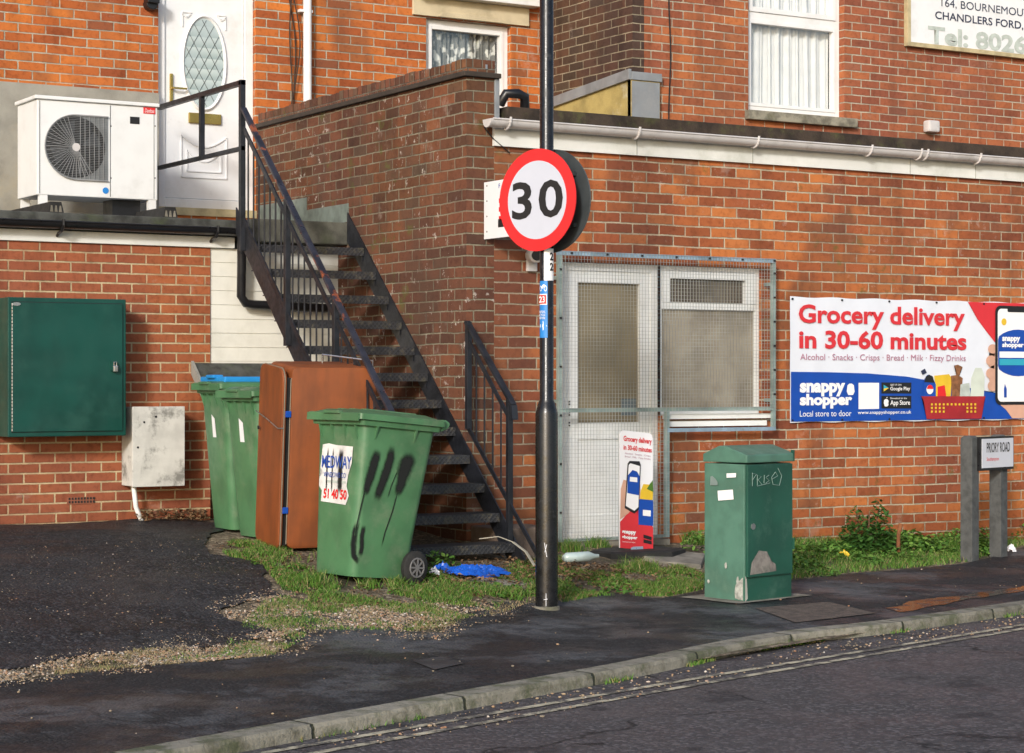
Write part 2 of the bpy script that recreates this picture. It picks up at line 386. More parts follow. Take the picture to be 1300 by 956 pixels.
M['navy'] = plain('navy_ink', (.02, .025, .06), .5, var=.0)
M['black'] = plain('print_black', (.012, .012, .013), .5, var=0)
M['greytext'] = plain('faded_text', (.50, .56, .52), .6, var=.15, nsc=14)
M['mauve'] = plain('mauve_text', (.40, .16, .24), .5, var=0)
M['cyan'] = plain('route_blue', (.02, .22, .62), .45, var=.05)
M['signgrey'] = plain('sign_back_grey', (.045, .055, .06), .45, var=.15)
M['timber'] = plain('cream_timber', (.52, .44, .26), .7, var=.2, nsc=10)
M['postgrey'] = plain('recycled_post', (.085, .09, .09), .8, var=.25, nsc=15, bump=.4, bsc=90)
M['leafbrown'] = plain('dead_leaf', (.16, .09, .045), .8, var=.5, nsc=30, obj=False)
M['bluebag'] = plain('blue_polythene', (.008, .10, .55), .3, var=.2)
M['strap'] = plain('dirty_strap', (.45, .42, .34), .8, var=.2)
M['skin'] = plain('printed_skin', (.62, .36, .26), .5, var=.1)
M['yellow'] = plain('print_yellow', (.75, .50, .03), .5, var=.1)
M['teal'] = plain('print_teal', (.03, .35, .48), .5, var=.02)
M['milk'] = plain('print_milk', (.60, .66, .58), .5, var=.08)
M['brownp'] = plain('print_brown', (.28, .12, .05), .5, var=.3, nsc=30)
M['basket'] = plain('print_basket', (.36, .02, .025), .5, var=.15)
def mk_orange():
    m, t, b, out = newmat('orange_brown_board'); n = N(t); p = n.obj(); q = n.xyz(p)
    st = n.noise(n.comb(n.m('MULTIPLY', q[0], 9), n.m('MULTIPLY', q[1], 9), n.m('MULTIPLY', q[2], 2.6)), 1, 4, .6)
    c = n.mix(n.mr(st, .35, .68), (.23, .062, .014), (.155, .045, .013))
    c = n.mix(n.m('MULTIPLY', n.mr(n.noise(p, 2.2, 4), .45, .7), .55), c, (.29, .08, .02))
    sp = n.mr(n.noise(p, 34, 4, .7), .66, .72); c = n.mix(n.m('MULTIPLY', sp, .5), c, (.07, .03, .015))
    t.links.new(c, b.inputs['Base Color']); b.inputs['Roughness'].default_value = .55
    t.links.new(n.bump(n.noise(p, 60, 3), .15, .003), b.inputs['Normal']); return m
M['orange'] = mk_orange()
def mk_glass(name, tint=(.6, .7, .75), refl=.22):
    m, t, b, out = newmat(name); t.nodes.remove(b)
    tr = t.nodes.new('ShaderNodeBsdfTransparent'); tr.inputs[0].default_value = (*tint, 1)
    gl = t.nodes.new('ShaderNodeBsdfGlossy'); gl.inputs['Roughness'].default_value = .04; gl.inputs[0].default_value = (.9, .95, 1, 1)
    fr = t.nodes.new('ShaderNodeFresnel'); fr.inputs[0].default_value = 1.5
    mx = t.nodes.new('ShaderNodeMixShader'); n = N(t)
    mx.inputs[0].default_value = refl
    t.links.new(tr.outputs[0], mx.inputs[1]); t.links.new(gl.outputs[0], mx.inputs[2]); t.links.new(mx.outputs[0], out.inputs[0]); return m
M['glass'] = mk_glass('window_glass', (.98, .98, .98), .07)
M['glassdim'] = mk_glass('net_glass', (.98, .98, .98), .06)
def mk_spray(name, col=(.008, .009, .008)):
    m, t, b, out = newmat(name); n = N(t)
    uv = t.nodes.new('ShaderNodeUVMap'); q = n.xyz(uv.outputs[0])
    a = n.m('ABSOLUTE', n.m('SUBTRACT', q[0], .5)); e = n.m('MINIMUM', q[1], n.m('SUBTRACT', 1, q[1]))
    pn = n.m('MULTIPLY', n.m('SUBTRACT', n.noise(n.obj(), 40, 4, .7), .5), .22)
    al = n.m('MULTIPLY', n.mr(n.m('ADD', a, pn), .47, .14), n.mr(n.m('ADD', e, n.m('MULTIPLY', pn, .5)), .0, .20))
    t.links.new(al, b.inputs['Alpha']); b.inputs['Base Color'].default_value = (*col, 1); b.inputs['Roughness'].default_value = .6
    return m
M['spray'] = mk_spray('spray_paint'); M['spraygrey'] = mk_spray('grey_marker', (.22, .30, .28)); M['chalk'] = mk_spray('pale_scuff', (.6, .6, .58))
def mk_asphalt(name, base, wetdir=False, agg=.5, wet=.35, dusty=(.16, .15, .13), dustamt=.4):
    m, t, b, out = newmat(name); n = N(t); p = n.pos()
    vo = t.nodes.new('ShaderNodeTexVoronoi'); vo.inputs['Scale'].default_value = 62; t.links.new(p, vo.inputs['Vector'])
    wn = n.xyz(vo.outputs['Color'])[0]
    c = n.mix(n.m('MULTIPLY', n.mr(wn, .55, 1.0), agg), base, tuple(min(1, x*3.2+.02) for x in base))
    big = n.noise(p, .9, 5, .62); big = n.noise(p, 1.3, 9, .72); c = n.mix(n.m('MULTIPLY', n.mr(big, .47, .62), dustamt), c, dusty)
    c = n.mix(n.mr(n.noise(p, 2.6, 5, .65), .56, .66), c, n.mix(1, c, (.45, .45, .47), 'MULTIPLY'))
    sp = n.mr(n.noise(p, 55, 2, .5), .74, .77); c = n.mix(n.m('MULTIPLY', sp, .8), c, (.28, .25, .2))
    vc = t.nodes.new('ShaderNodeTexVoronoi'); vc.feature = 'DISTANCE_TO_EDGE'; vc.inputs['Scale'].default_value = .55
    va = t.nodes.new('ShaderNodeVectorMath'); va.operation = 'ADD'; nz = t.nodes.new('ShaderNodeTexNoise'); nz.inputs['Scale'].default_value = 2.5; nz.inputs['Detail'].default_value = 5
    t.links.new(p, nz.inputs['Vector']); vs_ = t.nodes.new('ShaderNodeVectorMath'); vs_.operation = 'SCALE'; vs_.inputs['Scale'].default_value = .7; t.links.new(nz.outputs['Color'], vs_.inputs[0])
    t.links.new(p, va.inputs[0]); t.links.new(vs_.outputs[0], va.inputs[1]); t.links.new(va.outputs[0], vc.inputs['Vector'])
    crk = n.m('MULTIPLY', n.mr(vc.outputs['Distance'], .010, .002), n.mr(n.noise(p, .7, 2), .45, .55)); c = n.mix(n.m('MULTIPLY', crk, .85), c, (.006, .006, .006))
    t.links.new(c, b.inputs['Base Color'])
    rr = n.mr(n.noise(p, 1.6, 4, .6), .40, .62, wet, .85); t.links.new(rr, b.inputs['Roughness'])
    b.inputs['Specular IOR Level'].default_value = .35
    h = n.m('ADD', n.m('MULTIPLY', vo.outputs['Distance'], -1.0), n.m('MULTIPLY', n.noise(p, 14, 6, .7), 1.6))
    t.links.new(n.bump(h, .9, .008), b.inputs['Normal']); return m
M['pavement'] = mk_asphalt('pavement_asphalt', (.015, .0155, .017), agg=.35, wet=.42, dusty=(.115, .12, .128), dustamt=.8)
M['road'] = mk_asphalt('road_asphalt', (.058, .053, .055), agg=.55, wet=.55, dusty=(.10, .09, .09), dustamt=.5)
M['drive'] = mk_asphalt('driveway_asphalt', (.014, .0145, .017), agg=.8, wet=.5, dusty=(.05, .05, .052), dustamt=.55)
def mk_soil():
    m, t, b, out = newmat('soil_and_grit'); n = N(t); p = n.pos()
    vo = t.nodes.new('ShaderNodeTexVoronoi'); vo.inputs['Scale'].default_value = 42; t.links.new(p, vo.inputs['Vector'])
    r = n.xyz(vo.outputs['Color'])[1]
    c = n.ramp(r, [(0, (.07, .052, .032)), (.5, (.14, .108, .07)), (.8, (.24, .185, .12)), (1, (.38, .31, .22))])
    c = n.mix(n.mr(n.noise(p, 2.2, 4), .45, .62), c, (.055, .05, .022))
    t.links.new(c, b.inputs['Base Color']); b.inputs['Roughness'].default_value = .95
    t.links.new(n.bump(n.m('ADD', n.noise(p, 40, 5, .7), n.m('MULTIPLY', vo.outputs['Distance'], -1)), .9, .012), b.inputs['Normal']); return m
M['soil'] = mk_soil()
def mk_stones():
    m, t, b, out = newmat('stones'); n = N(t)
    at = t.nodes.new('ShaderNodeNewGeometry').outputs['Random Per Island']
    c = n.ramp(at, [(0, (.06, .055, .05)), (.3, (.2, .17, .13)), (.6, (.36, .27, .17)), (.85, (.30, .16, .09)), (1, (.6, .56, .5))])
    t.links.new(c, b.inputs['Base Color']); b.inputs['Roughness'].default_value = .85; return m
M['stones'] = mk_stones()
def mk_leafy(name, stops, rough=.6):
    m, t, b, out = newmat(name); n = N(t)
    at = t.nodes.new('ShaderNodeNewGeometry').outputs['Random Per Island']
    t.links.new(n.ramp(at, stops), b.inputs['Base Color']); b.inputs['Roughness'].default_value = rough
    b.inputs['Subsurface Weight'].default_value = 0
    b.inputs['Specular IOR Level'].default_value = .3
    return m
M['grass'] = mk_leafy('grass_blades', [(0, (.035, .085, .012)), (.35, (.065, .16, .018)), (.72, (.11, .23, .03)), (.8, (.18, .20, .06)), (1, (.30, .24, .12))])
M['weed'] = mk_leafy('weed_leaves', [(0, (.04, .11, .02)), (.5, (.08, .19, .028)), (1, (.16, .27, .05))])
M['shrub'] = mk_leafy('dark_leaves', [(0, (.02, .07, .015)), (.6, (.045, .12, .02)), (1, (.08, .18, .035))])
M['litter'] = mk_leafy('dead_leaves', [(0, (.05, .03, .018)), (.5, (.14, .08, .04)), (1, (.27, .17, .09))], .8)
M['kerbstone'] = plain('kerb_concrete', (.26, .245, .20), .95, var=.5, nsc=4, bump=.6, bsc=70, dirt=(.07, .085, .035), dirtamt=.75, dirtsc=4, lo=.42, obj=False)
def mk_kerb():
    m, t, b, out = newmat('kerb_stone_run'); n = N(t); p = n.pos(); q = n.xyz(p)
    sd = n.m('DIVIDE', n.m('ADD', n.m('MULTIPLY', q[0], KD.x), n.m('MULTIPLY', q[1], KD.y)), .91)
    wn = t.nodes.new('ShaderNodeTexWhiteNoise'); wn.noise_dimensions = '1D'; t.links.new(n.m('FLOOR', sd), wn.inputs['W'])
    c = n.mix(wn.outputs[0], (.19, .18, .145), (.31, .29, .235))
    c = n.mix(n.mr(n.noise(p, 7, 6, .7), .45, .68), c, n.mix(1, c, (.5, .5, .45), 'MULTIPLY'))
    c = n.mix(n.m('MULTIPLY', n.mr(n.noise(p, 4, 6, .7), .48, .62), .75), c, (.07, .085, .035))
    fr = n.m('ADD', n.m('FRACT', sd), n.m('MULTIPLY', n.m('SUBTRACT', n.noise(p, 30, 3), .5), .02)); ed = n.m('MINIMUM', fr, n.m('SUBTRACT', 1, fr))
    jt = n.mr(ed, .012, .005); c = n.mix(jt, c, (.025, .03, .015))
    c = n.mix(n.m('MULTIPLY', n.mr(n.noise(p, 60, 4, .7), .58, .66), .5), c, (.09, .085, .07))
    t.links.new(c, b.inputs['Base Color']); b.inputs['Roughness'].default_value = .95
    h = n.m('SUBTRACT', n.m('MULTIPLY', n.noise(p, 45, 5, .7), 1.), n.m('MULTIPLY', jt, 1.5)); t.links.new(n.bump(h, .9, .01), b.inputs['Normal']); return m
M['kerbstone'] = mk_kerb()
M['roadpaint'] = plain('worn_road_paint', (.55, .50, .36), .8, var=.3, nsc=9, dirt=(.07, .065, .06), dirtamt=.92, dirtsc=11, lo=.44, hi=.58, obj=False)
def mk_puddle():
    m, t, b, out = newmat('puddle_water'); b.inputs['Base Color'].default_value = (.035, .018, .010, 1); b.inputs['Roughness'].default_value = .09
    b.inputs['Specular IOR Level'].default_value = .35; n = N(t); p = n.pos(); t.links.new(n.mr(n.noise(p, 6, 4, .6), .4, .62, .03, .38), b.inputs['Roughness']); t.links.new(n.bump(n.noise(p, 18, 4, .6), .25, .004), b.inputs['Normal']); return m
M['puddle'] = mk_puddle()

# ---------------------------------------------------------------- ground surfaces
def sheet(name, pts, mat, off, label=None, kind='structure', cat=None, step=.22, hf=zg, jag=0., seed=0):
    P = []
    n = len(pts)
    for i in range(n):
        a = Vector(pts[i]); b = Vector(pts[(i+1) % n]); k = max(1, int((b-a).length/.06)) if jag else max(1, int((b-a).length/.5))
        for j in range(k):
            q = a.lerp(b, j/k)
            if jag:
                q = q + Vector((mnoise.noise(Vector((q.x*5, q.y*5, seed))), mnoise.noise(Vector((q.x*5, q.y*5, seed+9)))))*jag \
                      + Vector((mnoise.noise(Vector((q.x*19, q.y*19, seed))), mnoise.noise(Vector((q.x*19, q.y*19, seed+9)))))*jag*.4
            P.append(q)
    nb = len(P); xs = [p.x for p in P]; ys = [p.y for p in P]
    x = min(xs)
    inner = []
    while x < max(xs):
        y = min(ys)
        while y < max(ys):
            inner.append(Vector((x+.001, y+.0013))); y += step
        x += step
    vs, es, fs, *_ = delaunay_2d_cdt(P+inner, [(i, (i+1) % nb) for i in range(nb)], [], 1, 1e-5)
    me = bpy.data.meshes.new(name)
    me.from_pydata([(v.x, v.y, hf(v.x, v.y)+off) for v in vs], [], [list(f) for f in fs]); me.update()
    for p in me.polygons: p.use_smooth = True
    o = link(name, me, mat, None); setp(o, label, cat, None, kind); return o
def gp(L): return [G(*p).xy for p in L]
ground = MB()
gpts = [(-60, -60), (80, -60), (80, 60), (-60, 60)]
ground.poly([(x, y, -.16) for x, y in gpts]); o = ground.build('ground', M['soil']); setp(o, kind='structure')
# rising plot of soil between the pavement and the walls
xr = [-2+.2*i for i in range(106)]
me = bpy.data.meshes.new('plot_ground'); vs = []; fs = []
ds = [-.02+.16*i for i in range(60)]
for i in range(150):
    for d in ds:
        q = K0+KD*(-8+.16*i*1.0)+KN*d; vs.append((q.x, q.y, zg(q.x, q.y)-.004))
nd = len(ds)
for i in range(149):
    for j in range(nd-1): a = i*nd+j; fs.append((a, a+1, a+nd+1, a+nd))
me.from_pydata(vs, [], fs); me.update(); o = link('plot_ground', me, M['soil']); setp(o, kind='structure')
# kerb line surveyed along its back edge
KPX = [(663, 866), (800, 841.5), (877, 824), (934.6, 812.7), (1011.5, 801), (1088, 794), (1184.6, 781), (1300, 764.6)]
KP = [atZ(x, y, -.0).xy for x, y in KPX]
KP = [KP[0]-(KP[1]-KP[0]).normalized()*9] + [KP[0]-(KP[1]-KP[0]).normalized()*1.5] + KP + [KP[-1]+KD*3, KP[-1]+KD*14]
def smooth(P, it=3):
    for _ in range(it):
        Q = [P[0]]
        for a, b in zip(P, P[1:]): Q += [a.lerp(b, .25), a.lerp(b, .75)]
        P = Q+[P[-1]]
    return P
KS = smooth(KP, 2)
def offs(P, d):
    out = []
    for i, p in enumerate(P):
        t = (P[min(i+1, len(P)-1)]-P[max(i-1, 0)]).normalized(); out.append(p+Vector((-t.y, t.x))*d)
    return out
RZ = -.045
far = [(16, 20), (40, 14)]
pave_top = [(-700, 905), (-200, 880), (0, 866), (48, 863), (113, 851), (194, 843.5), (275, 840), (355, 830.6), (368, 821), (358, 811), (388, 798), (426, 793), (480, 799), (521, 802), (564, 804), (571, 790), (599, 778), (628, 774), (681, 773), (709, 769), (769, 761), (840, 760.5), (877, 753), (930, 742), (1008, 737.7), (1069, 730), (1223, 716.5), (1300, 695)]
top = [atZ(x, y, 0).xy if y > 760 else G(x, y).xy for x, y in pave_top]
top.append(Vector((14, 12.2))); top.append(Vector((20, 13.9)))
pv = [p for p in KS if p.x < 19.6]
sheet('pavement', pv+top[::-1], M['pavement'], .004, jag=.018, seed=2)
# kerb stones
kb = MB(); inn = offs(KS, -.125); pr = None
for i in range(len(KS)):
    a = KS[i]; b = inn[i]; mid = a.lerp(b, .93)
    cur = [Vector((a.x, a.y, -.2)), Vector((a.x, a.y, .012)), Vector((mid.x, mid.y, .010)), Vector((b.x, b.y, -.006)), Vector((b.x-.003, b.y-.02, -.2))]
    vv = [kb.b.verts.new(p) for p in cur]
    if pr:
        for k in range(4): kb.b.faces.new((pr[k], pr[k+1], vv[k+1], vv[k]))
    pr = vv
o = kb.build('kerb', M['kerbstone']); setp(o, kind='structure')
road = MB(); ro = offs(KS, -.06)
pts = ro+[Vector((30, -10)), Vector((30, -40)), Vector((-40, -40)), Vector((-14, -2))]
sheet('road', pts, M['road'], 0, hf=lambda x, y: RZ, step=1.5)
for nm, dd in (('yellow_line', -.20), ('yellow_line', -.33)):
    LP = [(-150, 0)]
    lpx = [(600, 911), (877, 863), (1000, 843), (1173, 815), (1300, 794)] if dd == -.20 else [(600, 921), (877, 871), (1000, 850), (1173, 820.5), (1300, 799)]
    lp = [atZ(x, y, RZ).xy for x, y in lpx]; lp = [lp[0]-(lp[1]-lp[0])*3]+lp+[lp[-1]+KD*9]
    lp = smooth(lp, 2); A = offs(lp, .022); Bq = offs(lp, -.022); me = bpy.data.meshes.new(nm)
    me.from_pydata([(p.x, p.y, RZ+.004) for p in A]+[(p.x, p.y, RZ+.004) for p in Bq], [], [(i, i+1, len(A)+i+1, len(A)+i) for i in range(len(A)-1)])
    o = link(nm, me, M['roadpaint']); setp(o, kind='structure')
drive = [(-600, 668), (0, 668), (120, 664), (240, 658), (262, 664), (300, 668), (268, 678), (258, 693), (268, 705), (339, 716), (333, 734), (355, 753), (362, 760), (323, 763), (284, 772), (288, 789), (352, 798), (323, 814), (291, 821), (242, 827), (200, 827), (129, 831), (65, 840), (29, 850), (-40, 856), (-600, 880)]
sheet('driveway', gp(drive), M['drive'], .008, jag=.05, seed=4)
# manhole cover, puddle
mh = gp([(925, 762), (1035, 762), (1113, 776), (1060, 793), (960, 784)])
mhp = [atZ(958, 772, .0).xy, atZ(1052, 764, .0).xy, atZ(1112, 777, .0).xy, atZ(1010, 789, .0).xy]
o = sheet('manhole_cover', mhp, plain('worn_concrete_cover', (.13, .10, .08), .9, var=.3, nsc=14, bump=1.0, bsc=80, dirt=(.035, .03, .03), dirtamt=.8, dirtsc=45, lo=.52, hi=.6, obj=False), .009, 'rectangular pitted brown inspection cover set in pavement beside green cabinet', None, 'manhole cover')
o2 = sheet('service_cover', [atZ(x, y, 0).xy for x, y in ((524, 839), (560, 833), (590, 841), (552, 849))], plain('small_iron_cover', (.05, .05, .052), .6, var=.3, bump=.6, bsc=90, obj=False), .009, 'small dark iron cover set in grey pavement at front', None, 'manhole cover')
pd = [atZ(x, y, 0).xy for x, y in ((1128, 771), (1150, 764), (1175, 759), (1215, 755.5), (1250, 750), (1300, 743), (1330, 741), (1300, 749), (1262, 754.5), (1222, 760), (1195, 765), (1165, 772), (1140, 775))]
o = sheet('puddle', pd, M['puddle'], .0075, jag=.05, seed=3)

# ---------------------------------------------------------------- walls with openings
def wall_rects(x0, x1, z0, z1, ops):
    xs = sorted({x0, x1, *[o[0] for o in ops], *[o[1] for o in ops]}); zs = sorted({z0, z1, *[o[2] for o in ops], *[o[3] for o in ops]})
    out = []
    for a, b in zip(xs, xs[1:]):
        for c, d in zip(zs, zs[1:]):
            mx, mz = (a+b)/2, (c+d)/2
            if any(o[0] < mx < o[1] and o[2] < mz < o[3] for o in ops): continue
            out.append((a, b, c, d))
    return out
def wall_y(mb, x0, x1, z0, z1, Y, th, ops=()):
    b = bmesh.new()
    for a, c, d, e in wall_rects(x0, x1, z0, z1, ops):
        for y, fl in ((Y, 0), (Y+th, 1)):
            v = [mb.b.verts.new(p) for p in ((a, y, d), (c, y, d), (c, y, e), (a, y, e))]
            mb.b.faces.new(v if not fl else v[::-1])
    for (a, c, d, e) in list(ops)+[(x0, x1, z0, z1)]:
        for p, q in (((a, d), (c, d)), ((c, d), (c, e)), ((c, e), (a, e)), ((a, e), (a, d))):
            mb.b.faces.new([mb.b.verts.new(t) for t in ((p[0], Y, p[1]), (q[0], Y, q[1]), (q[0], Y+th, q[1]), (p[0], Y+th, p[1]))])
    bmesh.ops.remove_doubles(mb.b, verts=mb.b.verts, dist=1e-5)
    return mb
def frame_y(mb, x0, x1, z0, z1, y0, y1, w):
    mb.box(x0, x0+w, y0, y1, z0, z1); mb.box(x1-w, x1, y0, y1, z0, z1)
    mb.box(x0+w, x1-w, y0, y1, z0, z0+w); mb.box(x0+w, x1-w, y0, y1, z1-w, z1); return mb

# ============ front extension (right-hand wall)
fx = thing('brick_extension', 'single storey red brick extension with white gutter and fascia behind the road sign', 'building', (8.7, FY, .1))
DX0, DX1, DZ0, DZ1 = xY(714, FY), xY(838, FY), .215, 2.195
WX0, WX1, WZ0 = xY(838, FY), xY(967, FY), 1.10
wb = wall_y(MB(), WX+.22, 20, -.1, 3.1, FY, .22, [(DX0, DX1, DZ0, DZ1), (WX0, WX1, WZ0, DZ1)])
wb.build('wall', M['brick_front'], fx)
MB().box(DX0-.05, DX1+.02, FY-.10, FY+.2, .12, .213).build('door_step', M['concrete'], fx, bevel=.008)
MB().box(WX0+.02, WX1+.04, FY-.06, FY+.03, 1.075, 1.11).build('window_sill', M['upvc_old'], fx)
MB().box(WX0+.03, WX1+.01, FY-.05, FY-.003, 1.02, 1.058).build('sill_board', M['upvc_old'], fx)
dr = frame_y(MB(), DX0+.002, DX1-.002, DZ0+.002, DZ1-.002, FY+.03, FY+.10, .055)
dr = dr.build('door', M['upvc_old'], fx, bevel=.004)
ds = MB(); gx0, gx1 = xY(733, FY+.05), xY(812, FY+.05); gz1 = zY(733, 358, FY); gz0 = zY(733, 537, FY)
ax0, ax1, az0, az1 = DX0+.058, DX1-.058, DZ0+.058, DZ1-.058
ds.box(ax0, gx0, FY+.045, FY+.09, az0, az1); ds.box(gx1, ax1, FY+.045, FY+.09, az0, az1)
ds.box(gx0, gx1, FY+.045, FY+.09, gz1, az1); ds.box(gx0, gx1, FY+.045, FY+.09, gz0-.12, gz0); ds.box(gx0, gx1, FY+.045, FY+.09, az0, az0+.12)
ds.box(gx0, gx1, FY+.06, FY+.08, az0+.12, gz0-.12)
ds.build('door_leaf', M['upvc_old'], dr, bevel=.003)
MB().box(gx0, gx1, FY+.075, FY+.085, gz0, gz1).build('glazing', M['doorpane'], dr)
ns = MB()
for k in range(3):
    for q in (0, 1): ns.box(ax0+.02, ax0+.032, FY+.038, FY+.046, 1.18-k*.075+q*.02, 1.192-k*.075+q*.02)
ns.build('keyhole', M['black'], dr)
MB().box(gx1-.15, gx1-.02, FY+.068, FY+.072, gz0+.05, gz0+.17).build('notice', plain('faded_notice', (.16, .20, .22), .6), dr)
wn = frame_y(MB(), WX0+.002, WX1-.004, WZ0+.004, DZ1-.002, FY+.03, FY+.10, .035)
tz = zY(900, 388, FY)
wn.box(WX0+.037, WX1-.04, FY+.028, FY+.10, tz-.03, tz+.02)
wn = wn.build('window', M['upvc_old'], fx, bevel=.003)
hl = MB(); hx0, hx1, hz0, hz1 = xY(853, FY), xY(949, FY), zY(853, 383, FY), zY(853, 353, FY)
hl.box(WX0+.04, hx0, FY+.02, FY+.08, tz+.02, DZ1-.04); hl.box(hx1, WX1-.04, FY+.02, FY+.08, tz+.02, DZ1-.04)
hl.box(hx0, hx1, FY+.02, FY+.08, hz1, DZ1-.04); hl.box(hx0, hx1, FY+.02, FY+.08, tz+.021, hz0)
hl.build('top_light_frame', M['upvc_old'], wn, bevel=.003)
MB().box(hx0, hx1, FY+.06, FY+.07, hz0, hz1).build('top_light_pane', plain('vertical_blind_shadow', (.105, .085, .065), .5, var=.2), wn)
bd = MB()
k = int((hx1-hx0)/.028)
for i in range(k): bd.box(hx0+.008+i*.028, hx0+.014+i*.028, FY+.052, FY+.058, hz0, hz1)
bd.build('blind', plain('blind_slat', (.26, .24, .19), .7), wn)
MB().box(WX0+.037, WX1-.041, FY+.055, FY+.07, WZ0+.04, tz-.03).build('board', M['board'], wn)
# fascia, felt, gutter
MB().box(xY(628, FY-.03), 20, FY-.03, FY+.005, 2.975, 3.16).build('fascia', M['fascia'], fx)
fj = MB()
for px in (808, 955, 1155, 1238): fj.box(xY(px, FY-.03), xY(px, FY-.03)+.006, FY-.033, FY-.029, 2.976, 3.155)
fj.build('fascia_joint', plain('joint_line', (.42, .43, .40), .6), fx)
rf = MB(); rf.box(WX+.30, 20, FY-.045, FY+.30, 3.162, 3.252); rf.box(WX+.22, 20, FY+.30, UY+.4, 3.15, 3.235)
rf.build('felt_roof', M['felt_brown'], fx, bevel=.01)
def gutter(name, mat, x0, x1, y, z, r, parent, n=10):
    mb = MB(); prof = [(y+r*math.cos(math.pi+math.pi*k/n), z+r*math.sin(math.pi+math.pi*k/n)) for k in range(n+1)]
    prof2 = [(y+(r-.006)*math.cos(2*math.pi-math.pi*k/n), z+(r-.006)*math.sin(2*math.pi-math.pi*k/n)) for k in range(n+1)]
    mb.prism(prof+prof2, 'x', x0, x1); mb.tube([(x0, y-r, z), (x1, y-r, z)], .007, 8)
    return mb.build(name, mat, parent, smooth=50)
gy, gz, gr = FY-.095, 3.145, .055
gt = gutter('gutter', M['gutter'], xY(621, gy), 20, gy, gz, gr, fx)
MB().prism([(gy+gr*1.04*math.cos(a), gz+gr*1.04*math.sin(a)) for a in [math.pi+math.pi*k/10 for k in range(11)]], 'x', xY(621, gy)-.018, xY(621, gy)).build('gutter_end', M['gutter'], gt)
for px in (648, 812, 963, 1107, 1170, 1178, 1245):
    bx = xY(px, gy-gr); c = MB()
    pts = [(bx, gy+(gr+.006)*math.cos(math.pi+math.pi*k/8*.9), gz+(gr+.006)*math.sin(math.pi+math.pi*k/8*.9)) for k in range(9)]
    pts = [(bx, gy-gr-.008, gz+.018)]+pts+[(bx, FY-.035, gz-.03)]
    for a, b in zip(pts, pts[1:]): c.bar(a, b, .022, .006, Vector((1, 0, 0))) if False else c.tube([a, b], .009, 6)
    c.build('gutter_bracket', M['gutter'], gt)

# ============ stair-side wall with brick coping
sw = thing('parapet_wall', 'tall dark brown brick wall with soldier brick coping beside the stairs', 'wall', (WX+.11, 14, .1))
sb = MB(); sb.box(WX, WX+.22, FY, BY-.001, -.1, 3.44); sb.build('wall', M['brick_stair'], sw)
MB().box(WX-.035, WX+.26, FY-.035, BY-.002, 3.44, 3.475).build('tile_course', plain('tile_creasing', (.045, .035, .028), .9, bump=.5), sw, bevel=.006)
cp = MB(); y = FY-.015
i = 0
while y < BY-.08:
    dz = random.uniform(-.006, .006); dx = random.uniform(-.004, .004)
    cp.box(WX-.004+dx, WX+.224+dx, y, y+.066, 3.475, 3.565+dz); y += .0755
cp.build('coping', M['coping'], sw, bevel=.006)
MB().box(WX+.14, WX+.155, FY-.022, FY-.012, 3.50, 3.53).build('fixing', M['chrome'], sw)
fl = MB()
p = atX(385, 245, WX); q = atX(322, 258, WX)
fl.box(WX-.008, WX-.001, 14.86, 15.75, 2.56, 2.80); fl.box(WX-.009, WX-.001, 14.13, 14.86, 2.56, 2.70)
fl.build('flashing', plain('green_lead', (.17, .21, .19), .6, var=.25, nsc=8, dirt=(.3, .33, .3), dirtamt=.4), sw)

# ============ back house (orange brick, with front door)
bh = thing('brick_house', 'orange brick house with white front door and lace curtained window behind the stairs', 'building', (7.5, BY, 2.5))
HX0, HX1 = xY(201, BY), WX
BWX0, BWX1, BWZ1, BWZ0 = xY(541, BY), xY(649, BY), zY(541, 22, BY), 3.0
SPL = 3.675
hb = wall_y(MB(), -4, 10.2, 0, 7, BY, .25, [(HX0, HX1, 2.76, 4.86), (BWX0, BWX1, BWZ0, BWZ1)])
hb.build('wall', M['brick_house'], bh)
MB().box(-4, HX0-.002, BY-.02, BY-.002, 2.4, SPL).build('render_band', M['slate_render'], bh)
# front door
fdY = BY+.05
fd = frame_y(MB(), HX0+.002, HX1-.002, 2.765, 4.855, fdY, fdY+.08, .075).build('front_door', M['upvc'], bh, bevel=.006)
lf = MB(); la, lb, lc, ld = HX0+.08, HX1-.08, 2.845, 4.775
lf.box(la, lb, fdY+.02, fdY+.06, lc, ld)
lf.build('door_leaf', M['upvc'], fd, bevel=.004)
ocx, ocz = xY(260, fdY), zY(260, 80, fdY); orx, orz = (xY(288, fdY)-xY(233, fdY))/2, .385
def annulus(cx, cz, rx, rz, wd, y0, y1, n=40):
    mb = MB()
    A = ring(cx, cz, rx, rz, n); Bb = ring(cx, cz, rx-wd, rz-wd, n)
    for k in range(n):
        a0, a1, b0, b1 = A[k], A[(k+1) % n], Bb[k], Bb[(k+1) % n]
        m0 = ((a0[0]+b0[0])/2, (a0[1]+b0[1])/2); m1 = ((a1[0]+b1[0])/2, (a1[1]+b1[1])/2)
        mb.poly([(a0[0], y1, a0[1]), (a1[0], y1, a1[1]), (m1[0], y0, m1[1]), (m0[0], y0, m0[1])])
        mb.poly([(m0[0], y0, m0[1]), (m1[0], y0, m1[1]), (b1[0], y1, b1[1]), (b0[0], y1, b0[1])])
    bmesh.ops.remove_doubles(mb.b, verts=mb.b.verts, dist=1e-5)
    return mb
annulus(ocx, ocz, orx+.02, orz+.02, .045, fdY-.005, fdY+.02).build('oval_frame', M['upvc'], fd, smooth=60)
g = MB(); g.prism(ring(ocx, ocz, orx-.015, orz-.015), 'y', fdY+.012, fdY+.019)
